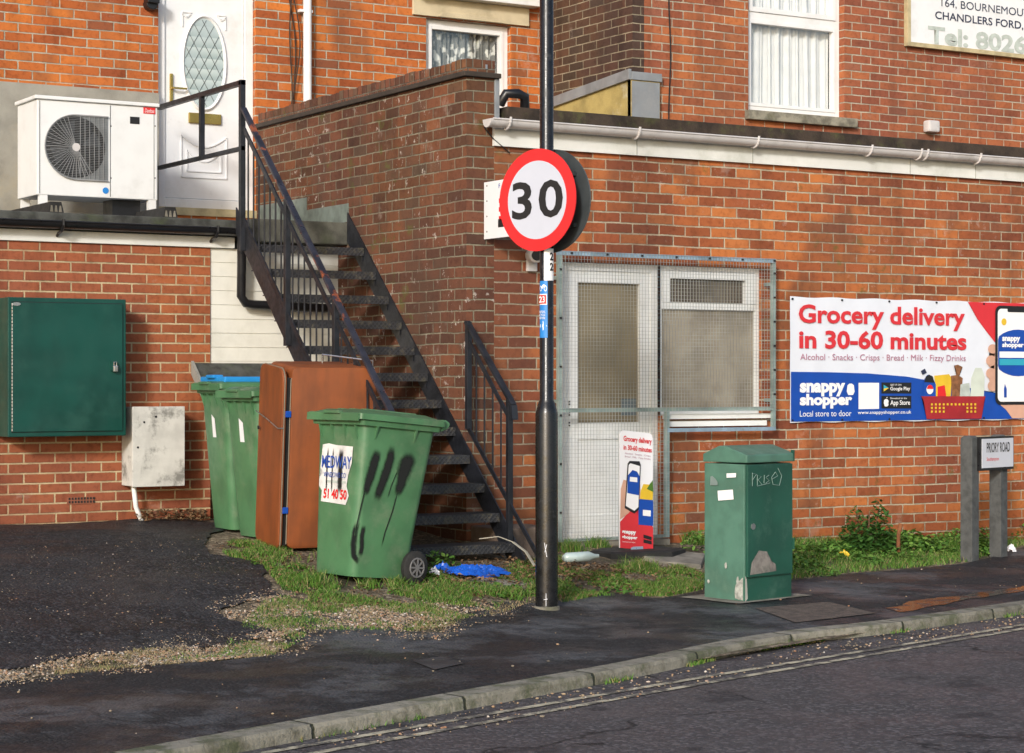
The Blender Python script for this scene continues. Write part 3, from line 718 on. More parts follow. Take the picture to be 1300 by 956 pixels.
def mk_blind():
    m, t, b, out = newmat('frosted_glass_blind'); n = N(t); q = n.xyz(n.pos())
    s = n.m('FRACT', n.m('MULTIPLY', q[2], 11.5)); c = n.mix(n.mr(s, .0, 1.0), (.30, .38, .38), (.50, .58, .57))
    c = n.mix(n.mr(n.noise(n.pos(), 3, 3), .3, .7), c, (.40, .48, .50)); t.links.new(c, b.inputs['Base Color']); b.inputs['Roughness'].default_value = .12; return m
g.build('oval_glass', mk_blind(), fd)
ld_ = MB()
for sgn in (1, -1):
    for k in range(-6, 7):
        # diagonal leads clipped to the oval
        pts = []
        for j in range(81):
            x = -orx+2*orx*j/80; z = sgn*x*1.75+k*.16
            if (x/(orx-.02))**2+(z/(orz-.02))**2 < 1: pts.append((x, z))
        if len(pts) > 1: ld_.bar((ocx+pts[0][0], fdY+.0105, ocz+pts[0][1]), (ocx+pts[-1][0], fdY+.0105, ocz+pts[-1][1]), .003, .004, Vector((0, 1, 0)))
ld_.build('leading', M['postgrey'], fd)
MB().box(xY(240, fdY), xY(281, fdY), fdY-.002, fdY+.018, zY(260, 157, fdY), zY(260, 144, fdY)).build('letter_plate', M['brass'], fd, bevel=.004)
h = MB(); hx = xY(218, fdY); hz = zY(218, 112, fdY); h.box(hx-.012, hx+.012, fdY+.0, fdY+.019, hz-.13, hz+.12); h.bar((hx, fdY-.03, hz), (hx+.12, fdY-.03, hz), .014, .016); h.bar((hx, fdY-.03, hz), (hx, fdY+.005, hz), .016, .016)
h.build('door_handle', M['brass'], fd, bevel=.003)
mo = MB()
def arcline(pts, w=.010):
    for a, b in zip(pts, pts[1:]): mo.bar((a[0], fdY+.016, a[1]), (b[0], fdY+.016, b[1]), w, .012, Vector((0, 1, 0)))
px0, px1 = ocx-.2, ocx+.2
for s_, zt in ((0, 3.36), (.05, 3.24)):
    x0, x1 = px0+s_, px1-s_; zb = 3.02+s_
    arc = [(x0+(x1-x0)*k/12, zt-.09*math.sin(math.pi*k/12)) for k in range(13)]
    arcline(arc); arcline([(x0, zt), (x0, zb), (x1, zb), (x1, zt)])
for s_ in (-1, 1):
    arcline([(ocx+s_*.19, ocz+orz+.02), (ocx+s_*.19, ocz+orz-.10)]); arcline([(ocx+s_*.19, ocz+orz+.02), (ocx+s_*.11, ocz+orz+.02)])
    arcline([(ocx+s_*.19, ocz+orz+.0), (ocx+s_*.15, ocz+orz-.02), (ocx+s_*.12, ocz+orz+.01)], .014)
mo.build('moulding', M['upvc'], fd)
MB().box(HX0-.0, HX1-.0, BY-.02, BY+.05, 2.70, 2.762).build('threshold', M['timber'], bh)
# curtained window
def curtain(x0, x1, z0, z1, y, mat, parent, name='curtain', folds=14, amp=.02, n=160, seed=0):
    me = bpy.data.meshes.new(name); vs = []; fs = []; rows = 8
    for i in range(n+1):
        u = i/n; x = x0+(x1-x0)*u
        for j in range(rows+1):
            v = j/rows; z = z0+(z1-z0)*v
            ph = folds*2*math.pi*u+1.6*mnoise.noise(Vector((u*5, v*1.2, seed)))*2
            vs.append((x+.008*math.sin(ph*1.3+v), y+amp*math.sin(ph)+amp*.6*math.sin(ph*2.3+seed+v*1.5), z))
    for i in range(n):
        for j in range(rows): a = i*(rows+1)+j; fs.append((a, a+rows+1, a+rows+2, a+1))
    me.from_pydata(vs, [], fs); me.update(); return link(name, me, mat, parent, smooth=80)
wY = BY+.06
bwn = frame_y(MB(), BWX0+.002, BWX1-.002, BWZ0, BWZ1-.002, wY, wY+.07, .05)
mz = zY(600, 90, wY)
mz = 3.80
bwn.box(BWX0+.05, BWX1-.05, wY, wY+.07, mz-.03, mz+.03); bwn = bwn.build('window', M['upvc'], bh, bevel=.004)
fr = frame_y(MB(), BWX0+.05, BWX1-.05, mz+.03, BWZ1-.05, wY-.01, wY+.05, .035); fr.build('sash', M['upvc'], bwn, bevel=.003)
MB().box(BWX0+.08, BWX1-.08, wY+.03, wY+.036, mz+.06, BWZ1-.08).build('pane', M['glassdim'], bwn)
MB().box(BWX0+.05, BWX1-.05, wY+.03, wY+.036, BWZ0, mz-.03).build('pane', M['glassdim'], bwn)
def mk_lace():
    m, t, b, out = newmat('lace_curtain_pattern'); n = N(t); p = n.pos(); q = n.xyz(p)
    v = n.comb(n.m('MULTIPLY', q[0], 1.0), 0., n.m('MULTIPLY', q[2], .6))
    a = n.mr(n.noise(v, 17, 2, .5), .50, .58); c = n.mix(a, (.17, .185, .18), (.64, .67, .64))
    t.links.new(c, b.inputs['Base Color']); b.inputs['Roughness'].default_value = .9; return m
curtain(BWX0+.06, BWX1-.06, BWZ0, BWZ1-.06, wY+.09, mk_lace(), bwn, folds=9, amp=.018, seed=3)
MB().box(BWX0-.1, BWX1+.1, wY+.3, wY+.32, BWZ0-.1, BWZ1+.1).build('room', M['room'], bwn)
lt = MB(); lx0, lx1 = xY(525, BY-.03), xY(672, BY-.03); lt.box(lx0, lx1, BY-.03, BY-.001, BWZ1+.01, BWZ1+.17)
lt.prism([(xY(556, BY-.04), BWZ1+.01), (xY(640, BY-.04), BWZ1+.01), (xY(632, BY-.04), BWZ1+.055), (xY(562, BY-.04), BWZ1+.055)], 'y', BY-.045, BY-.03)
lt.build('lintel', M['stone'], bh, bevel=.004)
MB().box(lx0+.02, lx1+.06, BY-.14, BY-.002, BWZ1+.172, BWZ1+.25).build('upper_sill', M['upvc'], bh, bevel=.006)
dpx = xY(391, BY-.07); dpp = MB().tube([(dpx, BY-.06, 3.3), (dpx, BY-.06, 7)], .036, 14).build('downpipe', M['upvc'], bh, smooth=50)
MB().box(dpx-.075, dpx+.042, BY-.075, BY-.002, 4.44+.0, 4.462).build('pipe_clip', M['upvc'], dpp)
lp = MB(); lxx, lzz = xY(192, BY-.06), zY(192, 5, BY-.06); lp.tube([(lxx, BY-.002, lzz), (lxx, BY-.09, lzz)], .05, 14); lp.box(lxx-.05, lxx+.05, BY-.12, BY-.02, lzz+.0, lzz+.08)
lp.build('wall_lamp', M['black_plastic'], bh, bevel=.006)
vn = MB()
for s_ in range(3):
    pts = []; vx = xY(370, BY-.02)
    for k in range(22):
        z = 3.45+k*.09; pts.append((vx+.06*mnoise.noise(Vector((z*1.3, s_*4, 1)))+(s_-1)*.03*math.sin(z*3+s_), BY-.02-.012*s_, z))
    vn.tube(pts, .006, 6)
single(vn.build('bare_vine', plain('vine_bark', (.05, .03, .02), .9)), 'thin leafless vine stems climbing orange brick left of white downpipe', 'plant')

# ============ low extension on the left with flat roof
le = thing('low_brick_extension', 'low orange brick extension with flat felt roof under the heat pump', 'building', (5, LY, .3))
xe = xY(267, LY); xcl = WX-.001
MB().box(-4, xe, LY, LY+.22, -.1, 2.335).build('wall', M['brick_low'], le)
cl = MB(); z = 1.0
zt = 2.335; k = 0
pitch = .0865*1.0
while zt-.001 > 1.42:
    z1 = zt; z0 = max(1.40, zt-.105); cl.box(xe+.004, xcl, LY+.012+.0, LY+.05, z0+.004, z1); cl.box(xe+.004, xcl, LY+.02, LY+.05, z0, z0+.0035); zt = z0
cl.build('cladding', M['cladding'], le)
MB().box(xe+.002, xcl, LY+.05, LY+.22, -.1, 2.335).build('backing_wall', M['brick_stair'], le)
MB().box(-4, xY(298, LY-.02), LY-.022, LY+.03, 2.338, 2.42).build('fascia', M['fascia'], le, bevel=.003)
rf = MB(); rf.box(-4, xY(306, LY-.03), LY-.06, BY-.004, 2.425, 2.545); rf.build('flat_roof', M['felt'], le, bevel=.012)
MB().box(xY(318, 14.12)+.03, WX-.002, 14.14, BY-.004, 2.385, 2.555).build('landing_slab', M['slab'], le, bevel=.01)
gt2 = gutter('gutter', M['black_plastic'], -4, xY(308, LY-.1), LY-.11, 2.475, .05, le)
for px in (80, 276):
    bx = xY(px, LY-.15); c = MB(); c.tube([(bx, LY-.165, 2.49), (bx, LY-.165, 2.45), (bx, LY-.13, 2.41), (bx, LY-.06, 2.40), (bx-.0, LY-.025, 2.38)], .011, 6); c.build('gutter_bracket', M['black_plastic'], gt2)
dp = MB(); gx = xY(306, LY-.1)
dp.tube([(gx, LY-.11, 2.44), (gx, LY-.11, 2.30), (gx+.01, LY-.09, 2.24), (gx+.01, LY-.08, 1.98), (gx+.05, LY-.07, 1.93), (gx+.12, LY-.07, 1.92), (gx+1.0, LY-.07, 1.90)], .034, 12)
dp.build('drainpipe', M['black_plastic'], le, smooth=50)
ab = MB(); bx0, bx1, bz0, bz1 = xY(85, LY-.004), xY(119, LY-.004), zY(100, 640, LY), zY(100, 631, LY)
ab.box(bx0, bx1, LY-.006, LY-.001, bz0, bz1); ab = ab.build('air_brick', plain('terracotta', (.26, .09, .05), .85), le)
hb_ = MB()
for r_ in range(2):
    for c_ in range(9): hb_.box(bx0+.012+c_*.0225, bx0+.025+c_*.0225, LY-.0075, LY-.0055, bz0+.008+r_*.024, bz0+.024+r_*.024)
hb_.build('vent_hole', M['black'], ab)
# felted lean-to
lt_ = thing('lean_to', 'small felt covered lean to against white cladding behind green bins', 'shed', (6.1, 14.0, .3))
sx0 = xY(246, LY); sx1 = sx0+.75
MB().prism([(LY-.004, 1.47), (LY-.004, .1), (LY-.47, .1), (LY-.47, 1.05)], 'x', sx0+.28, sx1-.02).build('shed_body', plain('weathered_board', (.10, .09, .08), .9, var=.3, bump=.5), lt_)
MB().prism([(LY-.003, 1.485), (LY-.003, 1.455), (LY-.55, .965), (LY-.55, .995)], 'x', sx0, sx1).build('felt_roof', M['felt'], lt_, bevel=.004)
MB().prism([(LY-.003, 1.50), (LY-.003, 1.40), (LY-.56, .91), (LY-.56, 1.01)], 'x', sx0-.022, sx0-.001).build('verge_board', plain('grey_verge', (.26, .26, .24), .8, var=.2), lt_)

# ============ upper house on the right
uh = thing('upper_house', 'two storey red brick house with tall curtained window above the white gutter', 'building', (12, UY, 3.2))
UX = xY(803, UY); UWX0, UWX1, UWZ0 = xY(950, UY), xY(1072, UY), zY(950, 141, UY+.05)
ub = wall_y(MB(), UX+.12, 22, 3.0, 8, UY, .12, [(UWX0, UWX1, UWZ0, 6.2)])
ub.build('wall', M['brick_upper'], uh)
e2 = atY(690, 100, 15.9).xy
sbm = MB(); A = Vector((UX, UY)); Bv = Vector((UX+.0, BY+.2))
sbm.loft([[(A.x, A.y+.0, z), (A.x+.12, A.y, z), (A.x+.12, Bv.y, z), (Bv.x, Bv.y, z)] for z in (3.0, 8.0)])
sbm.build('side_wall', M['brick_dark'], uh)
wY2 = UY+.07
uw = frame_y(MB(), UWX0+.002, UWX1-.002, UWZ0+.002, 6.198, wY2, wY2+.07, .05); mz2 = zY(1000, 25, wY2)
uw.box(UWX0+.05, UWX1-.05, wY2, wY2+.07, mz2-.035, mz2+.035); uw = uw.build('window', M['upvc'], uh, bevel=.004)
frame_y(MB(), UWX0+.05, UWX1-.05, UWZ0+.052, mz2-.036, wY2-.008, wY2+.05, .03).build('sash', M['upvc'], uw, bevel=.003)
frame_y(MB(), UWX0+.05, UWX1-.05, mz2+.036, 6.14, wY2-.012, wY2+.05, .045).build('sash', M['upvc'], uw, bevel=.003)
MB().box(UWX0+.08, UWX1-.08, wY2+.03, wY2+.036, UWZ0+.08, mz2-.06).build('pane', M['glass'], uw)
MB().box(UWX0+.09, UWX1-.09, wY2+.03, wY2+.036, mz2+.08, 6.1).build('pane', M['glass'], uw)
curtain(UWX0+.05, UWX1-.05, UWZ0+.05, 6.15, wY2+.10, M['net'], uw, folds=9, amp=.014, seed=1)
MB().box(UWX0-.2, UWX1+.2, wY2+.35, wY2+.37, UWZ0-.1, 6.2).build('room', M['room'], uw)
MB().box(UWX0-.04, UWX1+.11, UY-.06, UY+.069, UWZ0-.085, UWZ0-.002).build('window_sill', M['sillstone'], uh, bevel=.008)
st = MB(); sxa = UX-.05; sxb = xY(838, UY-.05)
st.prism([(UY-.045, 3.2), (UY-.045, 3.93), (BY, 3.80), (BY, 3.2)], 'x', sxa, sxa+.011)
st.box(sxa, sxb, UY-.05, UY-.001, 3.2, 3.90); st.build('rendered_stub', M['yellow_render'], uh)
fs_ = MB(); fs_.prism([(UY-.06, 3.90), (UY-.06, 3.99), (BY, 3.88), (BY, 3.79)], 'x', sxa-.03, sxa-.001)
fs_.box(sxa-.0, sxb+.01, UY-.065, UY-.001, 3.90, 3.97); fs_.build('lead_flashing', M['lead'], uh, bevel=.004)
MB().box(sxa+.006, sxb-.01, UY-.058, UY-.051, 3.42, 3.89).build('lead_plate', M['lead'], uh)
vt = MB(); vx0, vx1 = xY(1176, UY-.05), xY(1190, UY-.05); vz0, vz1 = zY(1183, 168, UY-.05), zY(1183, 153, UY-.05)
vt.box(vx0, vx1, UY-.09, UY-.002, vz0, vz1); vt.build('flue_cowl', M['gutter'], uh, bevel=.02)
cb = MB(); cxx = xY(850, UY-.01)
cb.tube([(cxx+.01*math.sin(k*.9), UY-.012, 6.5-k*.15) for k in range(21)]+[(cxx+.03, UY-.02, 3.36), (cxx+.09, UY-.04, 3.31)], .006, 6); cb.build('cable', M['black_plastic'], uh)
ws = MB(); ws.box(UX-.3, UX-.27, BY-.03, BY-.002, 3.25, 3.9); ws.build('flashing_strip', M['lead'], uh)
# rainwater elbow by the corner of the parapet wall
el = MB(); ex = WX+.25
el.tube([(ex+.03, FY+.02, 3.27), (ex+.05, FY-.03, 3.34), (ex+.14, FY-.04, 3.345), (ex+.2, FY-.03, 3.33), (ex+.22, FY-.0, 3.25)], .034, 12)
el.build('rain_elbow', M['black_plastic'], fx, smooth=60)
MB().box(WX+.222, WX+.26, FY-.01, FY+.10, 3.16, 3.44).build('corner_flashing', M['lead'], fx, bevel=.004)
MB().tube([(WX+.12, FY-.03, 3.10), (WX+.2, FY-.028, 3.02), (WX+.33, FY-.03, 2.93)], .004, 6).build('slack_wire', M['black_plastic'], fx)

# ---------------------------------------------------------------- the trade sign on the upper wall
ts = thing('trade_signboard', 'white painted signboard with cream edging giving the Chandlers Ford address', 'sign', (14.0, UY-.05, 4.4))
tx0 = xY(1152, UY-.05); tz0 = zY(1152, 58, UY-.05); tx1 = tx0+3.1; tz1 = tz0+1.3
MB().box(tx0+.04, tx1-.04, UY-.048, UY-.01, tz0+.04, tz1-.04).build('panel', plain('sign_white', (.76, .78, .80), .5, var=.03, dirt=(.5, .5, .46), dirtamt=.25), ts)
frame_y(MB(), tx0, tx1, tz0, tz1, UY-.055, UY-.002, .04).build('border', M['timber'], ts, bevel=.003)
U = (1, 0, 0); V = (0, 0, 1); ty = UY-.05
x0 = xY(1193, ty); x1 = xY(1300, ty)
def tb(s, nm, mt, px0, px1, pyb, pyt, Y, par, bold=0., **k):   # lettering whose ends are surveyed
    a = atY(px0, pyb, Y); b = atY(px1, pyb, Y); zt = zY(px0, pyt, Y)
    return text(s, nm, mt, par, (a.x, Y, a.z), U, V, w=b.x-a.x, h=zt-a.z, bold=bold, **k)
zA = zY(1193, 10, ty)
text('164, BOURNEMOUTH ROAD', 'address_line', M['navy'], ts, (xY(1195, ty), ty, zY(1195, 9.5, ty)), U, V, w=(xY(1300, ty)-xY(1194, ty))*1.52, h=.085, bold=.0)
text('CHANDLERS FORD,', 'address_line', M['navy'], ts, (xY(1187, ty), ty, zY(1187, 22, ty)-.025), U, V, w=(xY(1299, ty)-xY(1187, ty))*1.0, h=.085, bold=.012)
text('Tel: 8026', 'telephone_line', M['greytext'], ts, (xY(1178, ty), ty, zY(1178, 55, ty)), U, V, w=xY(1303, ty)-xY(1178, ty), h=.17, bold=.035)

# ---------------------------------------------------------------- banner on the front wall
BYY = FY-.022
bn = thing('grocery_banner', 'wide printed grocery delivery banner pinned to the red brick wall', 'banner', (11.4, BYY, 1.03))
bx0, bx1, bz0, bz1 = xY(1003, BYY), 13.0, zY(1003, 537, BYY), zY(1003, 376, BYY)
me = bpy.data.meshes.new('sheet'); vs = []; fs = []; NX, NZ = 90, 24
def wavy(x, z): return .0035*mnoise.noise(Vector((x*4+z*2.2, z*2.5, 5)))+.002*mnoise.noise(Vector((x*11, z*5, 2)))
def edge(x, v):
    s = .008*math.sin((x-bx0)*math.pi/.42)**2
    return -s if v > .5 else s
for i in range(NX+1):
    x = bx0+(bx1-bx0)*i/NX
    for j in range(NZ+1):
        v = j/NZ; z = bz0+(bz1-bz0)*v + edge(x, v)*abs(v*2-1)**3 + .012*(1-i/NX)*(v-.5)*0
        vs.append((x, BYY+wavy(x, z), z))
for i in range(NX):
    for j in range(NZ): a = i*(NZ+1)+j; fs.append((a, a+NZ+1, a+NZ+2, a+1))
me.from_pydata(vs, [], fs); me.update(); link('sheet', me, M['bannerwhite'], bn, smooth=80)
def bp(px, py): p = atY(px, py, BYY); return (p.x, p.z)
def flat(name, pts, mat, parent, Y, lift=.006, pix=True, dens=0):
    q = [bp(*p) if pix else p for p in pts]; mb = MB(); mb.poly([(x, Y-lift, z) for x, z in q]); bmesh.ops.triangulate(mb.b, faces=mb.b.faces); return mb.build(name, mat, parent)
bl = [(1003.8, 472), (1050, 472.5), (1100, 474), (1150, 478), (1200, 487), (1250, 497), (1300, 505)]
poly = [(bx0+.004, zY(1003, 472, BYY))]+[bp(x, y) for x, y in bl[1:]]+[(bx1-.004, zY(1300, 505, BYY)-.06), (bx1-.004, bz0+.01), (bx0+.004, bz0+.01)]
flat('blue_wave', poly, M['bblue'], bn, BYY, .006, False)
rd = [(1228, 379.5), (1232, 390), (1240, 405), (1251, 420), (1262, 434), (1278, 448), (1300, 452)]
poly = [bp(*p) for p in rd]+[(bx1-.004, bp(1300, 450)[1]), (bx1-.004, bz1-.008)]
poly = poly[:]; poly[0] = (poly[0][0], bz1-.008)
flat('red_sweep', poly, M['bred'], bn, BYY, .006, False)
T = lambda s, nm, mt, a, b, c, d, bold=0., **k: tb(s, nm, mt, a, b, c, d, BYY, bn, bold=bold, lift=.009, **k)
T('Grocery delivery', 'headline', M['bred'], 1013, 1224, 417, 386, .028)
T('in 30-60 minutes', 'headline', M['bred'], 1013.5, 1226, 442.5, 418.5, .032)
T('Alcohol · Snacks · Crisps · Bread · Milk · Fizzy Drinks', 'strapline', M['mauve'], 1015, 1225, 459.5, 449, .0)
T('snappy', 'logo', M['white2'], 1014.5, 1072, 503.5, 486, .05)
T('shopper', 'logo', M['white2'], 1014.5, 1081, 519, 500, .05)
bag = [(1075, 489), (1077.5, 487), (1080.5, 487), (1083, 489), (1084, 497), (1082, 501.5), (1076, 501.5), (1074, 497)]
flat('logo_bag', bag, M['white2'], bn, BYY, .009)
T('Local store to door', 'tagline', M['white2'], 1014.5, 1080, 529, 521.5, .0)
T('www.snappyshopper.co.uk', 'web_address', M['white2'], 1088, 1156, 527, 521.5, .01)
flat('code_panel', [(1089, 486), (1115, 486), (1115, 519), (1089, 519.5)], M['white2'], bn, BYY, .009)
for k, (y0, y1, a, b) in enumerate(((485.5, 499.5, 'GET IT ON', 'Google Play'), (502.5, 518.5, 'Download on the', 'App Store'))):
    flat('badge', [(1118, y0), (1156, y0+.2), (1156, y1), (1118, y1)], M['black'], bn, BYY, .009)
    tb(a, 'badge_text', M['white2'], 1129, 1150 if k else 1143, y0+4.2, y0+2, BYY, bn, lift=.012)
    tb(b, 'badge_text', M['white2'], 1129, 1154, y1-2.5, y0+5.5, BYY, bn, bold=.015, lift=.012)
flat('play_arrow', [(1120.5, 488.5), (1127, 492.5), (1120.5, 497)], M['teal'], bn, BYY, .012)
flat('play_arrow', [(1120.5, 493.5), (1124.5, 492.5), (1127, 492.6), (1120.5, 497)], M['yellow'], bn, BYY, .0135)
flat('apple_mark', [(1121, 508), (1123, 506.5), (1125.5, 507), (1127, 509), (1126, 512), (1127, 514), (1125, 516), (1122, 516), (1120.7, 512)], M['white2'], bn, BYY, .012)
flat('apple_mark', [(1123.5, 505.8), (1125, 503.8), (1125.3, 505)], M['white2'], bn, BYY, .012)
# basket of groceries
flat('printed_bottle', [(1171, 503), (1172, 482), (1176, 476), (1182, 477), (1187, 488), (1187, 503)], M['bblue'], bn, BYY, .010)
flat('printed_bottle_top', [(1172, 485), (1174, 478), (1178, 475.5), (1183, 478), (1185, 486)], M['black'], bn, BYY, .012)
flat('printed_cap', [(1168, 471), (1173, 468), (1175.5, 473), (1170, 476)], M['navy'], bn, BYY, .010)
ec = [(1179+4.4*math.cos(t), 494.5+6*math.sin(t)) for t in [k*math.pi/8 for k in range(16)]]
flat('drink_roundel', ec, M['white2'], bn, BYY, .014)
flat('drink_roundel_red', [(1179+4*math.cos(t), 493.8+5.4*math.sin(t)) for t in [math.pi+k*math.pi/8 for k in range(9)]], M['red'], bn, BYY, .016)
flat('printed_box', [(1185, 477), (1204, 475), (1207, 480), (1206, 503), (1187, 503)], M['yellow'], bn, BYY, .009)
flat('printed_label', [(1189, 491), (1198, 489), (1200, 503), (1189, 503)], M['red'], bn, BYY, .012)
flat('printed_bread', [(1206, 477), (1215, 476), (1221, 480), (1219, 503), (1207, 503)], M['brownp'], bn, BYY, .011)
flat('printed_bread_tie', [(1210, 464), (1215, 463), (1221, 466), (1218, 471), (1217, 477), (1213, 477), (1213, 470)], M['brownp'], bn, BYY, .010)
flat('printed_packet', [(1218, 488), (1229, 486), (1231, 503), (1217, 503)], M['greytext'], bn, BYY, .013)
flat('printed_milk', [(1237, 467), (1245, 467), (1249, 478), (1248, 503), (1231, 503), (1232, 480)], M['milk'], bn, BYY, .010)
flat('printed_basket', [(1168, 503), (1249.5, 503), (1248, 509), (1244.5, 531.5), (1175, 532), (1171, 509)], M['basket'], bn, BYY, .014)
bk = MB()
for c in range(12):
    for r_ in range(4):
        xx = 1180+c*5; yy = 512+r_*4.6; (a, b), (c2, d) = bp(xx, yy), bp(xx+2.4, yy+2.6); (r_ < 3 and (c < 4 or c > 8) or r_ == 0) and bk.poly([(a, BYY-.017, b), (c2, BYY-.017, b), (c2, BYY-.017, d), (a, BYY-.017, d)])
bk.build('basket_holes', M['yellow'], bn)
# printed hand and phone
flat('printed_hand', [(1262, 440), (1256, 438), (1256, 446), (1261, 450), (1254, 455), (1254, 465), (1261, 470), (1254, 478), (1256, 488), (1262, 496), (1264, 510), (1276, 520), (1284, 531), (1302, 531), (1302, 470), (1275, 430)], M['skin'], bn, BYY, .010)
for fx0, fy0, ra, rb_ in ((1259, 443, 6, 7), (1257, 458, 6.5, 8), (1257, 474, 6.5, 8), (1259, 490, 6.5, 8)):
    flat('printed_finger', [(fx0+ra*math.cos(k*math.pi/8), fy0+rb_*math.sin(k*math.pi/8)*.86) for k in range(16)], M['skin'], bn, BYY, .0115)
px1 = 1300
phx0, phx1 = bp(1262, 400)[0], bp(1262, 400)[0]+.50
pz1, pz0 = zY(1264, 388, BYY), zY(1264, 514, BYY)
flat('phone_body', rrect(phx0, phx1, pz0, pz1, .055), M['black'], bn, BYY, .013, False)
flat('phone_screen', rrect(phx0+.025, phx1-.025, pz0+.025, pz1-.025, .04), M['white2'], bn, BYY, .016, False)
flat('screen_disc', [(max(phx0+.026, min(phx1-.026, phx0+.25+.30*math.cos(t))), (pz0+pz1)/2+.02+.19*math.sin(t)) for t in [k*math.pi/16 for k in range(32)]], M['bblue'], bn, BYY, .018, False)
flat('phone_notch', rrect(phx0+.13, phx1-.13, pz1-.05, pz1-.015, .012), M['black'], bn, BYY, .019, False)
text('snappy', 'logo', M['white2'], bn, (phx0+.07, BYY, (pz0+pz1)/2+.10), U, V, w=.2, h=.05, bold=.05, lift=.020)
text('shopper', 'logo', M['white2'], bn, (phx0+.07, BYY, (pz0+pz1)/2+.055), U, V, w=.24, h=.05, bold=.05, lift=.020)
flat('search_field', [(phx0+.04, (pz0+pz1)/2+.03), (phx1-.04, (pz0+pz1)/2+.03), (phx1-.04, (pz0+pz1)/2-.02), (phx0+.04, (pz0+pz1)/2-.02)], M['white2'], bn, BYY, .020, False)
flat('search_button', [(phx0+.04, (pz0+pz1)/2-.03), (phx1-.04, (pz0+pz1)/2-.03), (phx1-.04, (pz0+pz1)/2-.08), (phx0+.04, (pz0+pz1)/2-.08)], M['teal'], bn, BYY, .020, False)
flat('screen_icon', ring(phx0+.09, pz1-.13, .028, .028, 14), M['yellow'], bn, BYY, .020, False)
flat('screen_bottle', [(phx0+.09, pz0+.06), (phx0+.12, pz0+.06), (phx0+.12, pz0+.13), (phx0+.10, pz0+.17), (phx0+.09, pz0+.13)], M['bblue'], bn, BYY, .020, False)
flat('screen_pizza', ring(phx0+.40, pz0+.12, .055, .055, 18), M['brownp'], bn, BYY, .020, False)
ey = MB()
for px in (1004, 1067, 1127, 1187, 1247, 1300):
    for zz in (bz1-.02, bz0+.02): ey.tube([(xY(px, BYY)+.01, BYY-.012, zz), (xY(px, BYY)+.01, BYY-.003, zz)], .008, 8)
ey.build('eyelets', M['black'], bn)

# ---------------------------------------------------------------- security mesh over door and window
GY = FY-.115
sg = thing('security_grille', 'bolted galvanised wire mesh guard over the white door and boarded window', 'security grille', (8.6, GY, .2))
gx0, gx1, gxm = xY(709, GY), xY(985, GY), xY(849, GY); gz1, gzm, gz0, gzb = zY(708, 318, GY), zY(708, 521, GY), .225, zY(847, 546, GY)
MB().box(gx0, gx1, GY, GY+.03, gz1-.03, gz1).build('frame_bar', M['galvblue'], sg)
f1 = MB(); f1.box(gxm-.01, gx1, GY, GY+.03, gzb-.015, gzb+.012)
f1.build('frame_bar', M['galvblue'], sg)
f2 = MB(); f2.box(gx0, gx0+.03, GY+.001, GY+.029, gz0, gz1-.031); f2.box(gx1-.028, gx1, GY+.001, GY+.029, gzb+.013, gz1-.031); f2.box(gx0+.031, gx1-.03, GY+.001, GY+.029, gzm-.014, gzm+.014)
f2.box(gxm-.02, gxm+.008, GY+.001, GY+.029, gz0, gzm-.016); f2.box(gx0+.031, gxm-.021, GY+.001, GY+.029, gz0, gz0+.02)
f2.build('frame_post', M['galv'], sg)
wr = MB(); P_ = .0262; wy = GY-.004; rw = .0015
x = gx0+.004
def wbar(a, b, c, d): wr.box(a, b, wy-.002, wy+.001, c, d)
while x < gx1:
    wbar(x-rw*.6, x+rw*.6, (gz0 if x < gxm else gzm-.012), gz1); x += P_
z = gz1-.004
while z > gz0:
    wr.box(gx0, gx1 if z > gzm-.012 else gxm, wy-.0045, wy-.002, z-rw*.6, z+rw*.6); z -= P_
wr.build('wire_mesh', M['wire'], sg)
bt = MB()
for i in range(7): bt.box(gx0+.1+i*.3, gx0+.115+i*.3, GY-.010, GY, gz1-.022, gz1-.008)
for i in range(6): bt.box(gx0+.008, gx0+.022, GY-.010, GY, gz0+.2+i*.34, gz0+.214+i*.34); bt.box(gx1-.022, gx1-.008, GY-.010, GY, gzm+.1+i*.18, gzm+.114+i*.18)
bt.build('bolts', M['black'], sg)
sp = MB()
for xx in (gx0+.015, gx1-.015):
    for zz in (gz1-.2, gzm+.05): sp.box(xx-.012, xx+.012, GY+.03, FY-.001, zz, zz+.025)
for zz in (gz0+.1, ): sp.box(gx0+.003, gx0+.027, GY+.03, FY-.001, zz, zz+.025)
sp.build('standoff', M['galv'], sg)

# ---------------------------------------------------------------- steel staircase
SX0, SX1 = 6.20, WX-.012
rise, going = .1873, .1973; TY0, TZ0 = 13.85, 2.344     # top tread nosing
sc = thing('steel_staircase', 'black steel open tread staircase climbing beside the brown brick wall', 'staircase', (6.65, 11.7, .2))
tm, tt, tbs, tout = newmat('chequer_plate'); n = N(tt); p = n.pos(); q = n.xyz(p)
s1 = n.m('SINE', n.m('MULTIPLY', n.m('ADD', q[0], n.m('ADD', q[1], q[2])), 190)); s2 = n.m('SINE', n.m('MULTIPLY', n.m('SUBTRACT', q[0], n.m('ADD', q[1], q[2])), 190))
dia = n.m('MAXIMUM', n.mr(s1, .2, .9), n.mr(s2, .2, .9))
cc = n.mix(n.mr(n.noise(p, 22, 5, .7), .5, .68), (.022, .023, .027), (.10, .09, .065)); cc = n.mix(n.m('MULTIPLY', dia, .35), cc, (.07, .075, .085))
mossy = n.mr(n.noise(p, 5, 4, .7), .56, .66); cc = n.mix(n.m('MULTIPLY', mossy, .4), cc, (.09, .085, .04))
tt.links.new(cc, tbs.inputs['Base Color']); tbs.inputs['Roughness'].default_value = .5; tt.links.new(n.bump(dia, .9, .004), tbs.inputs['Normal'])
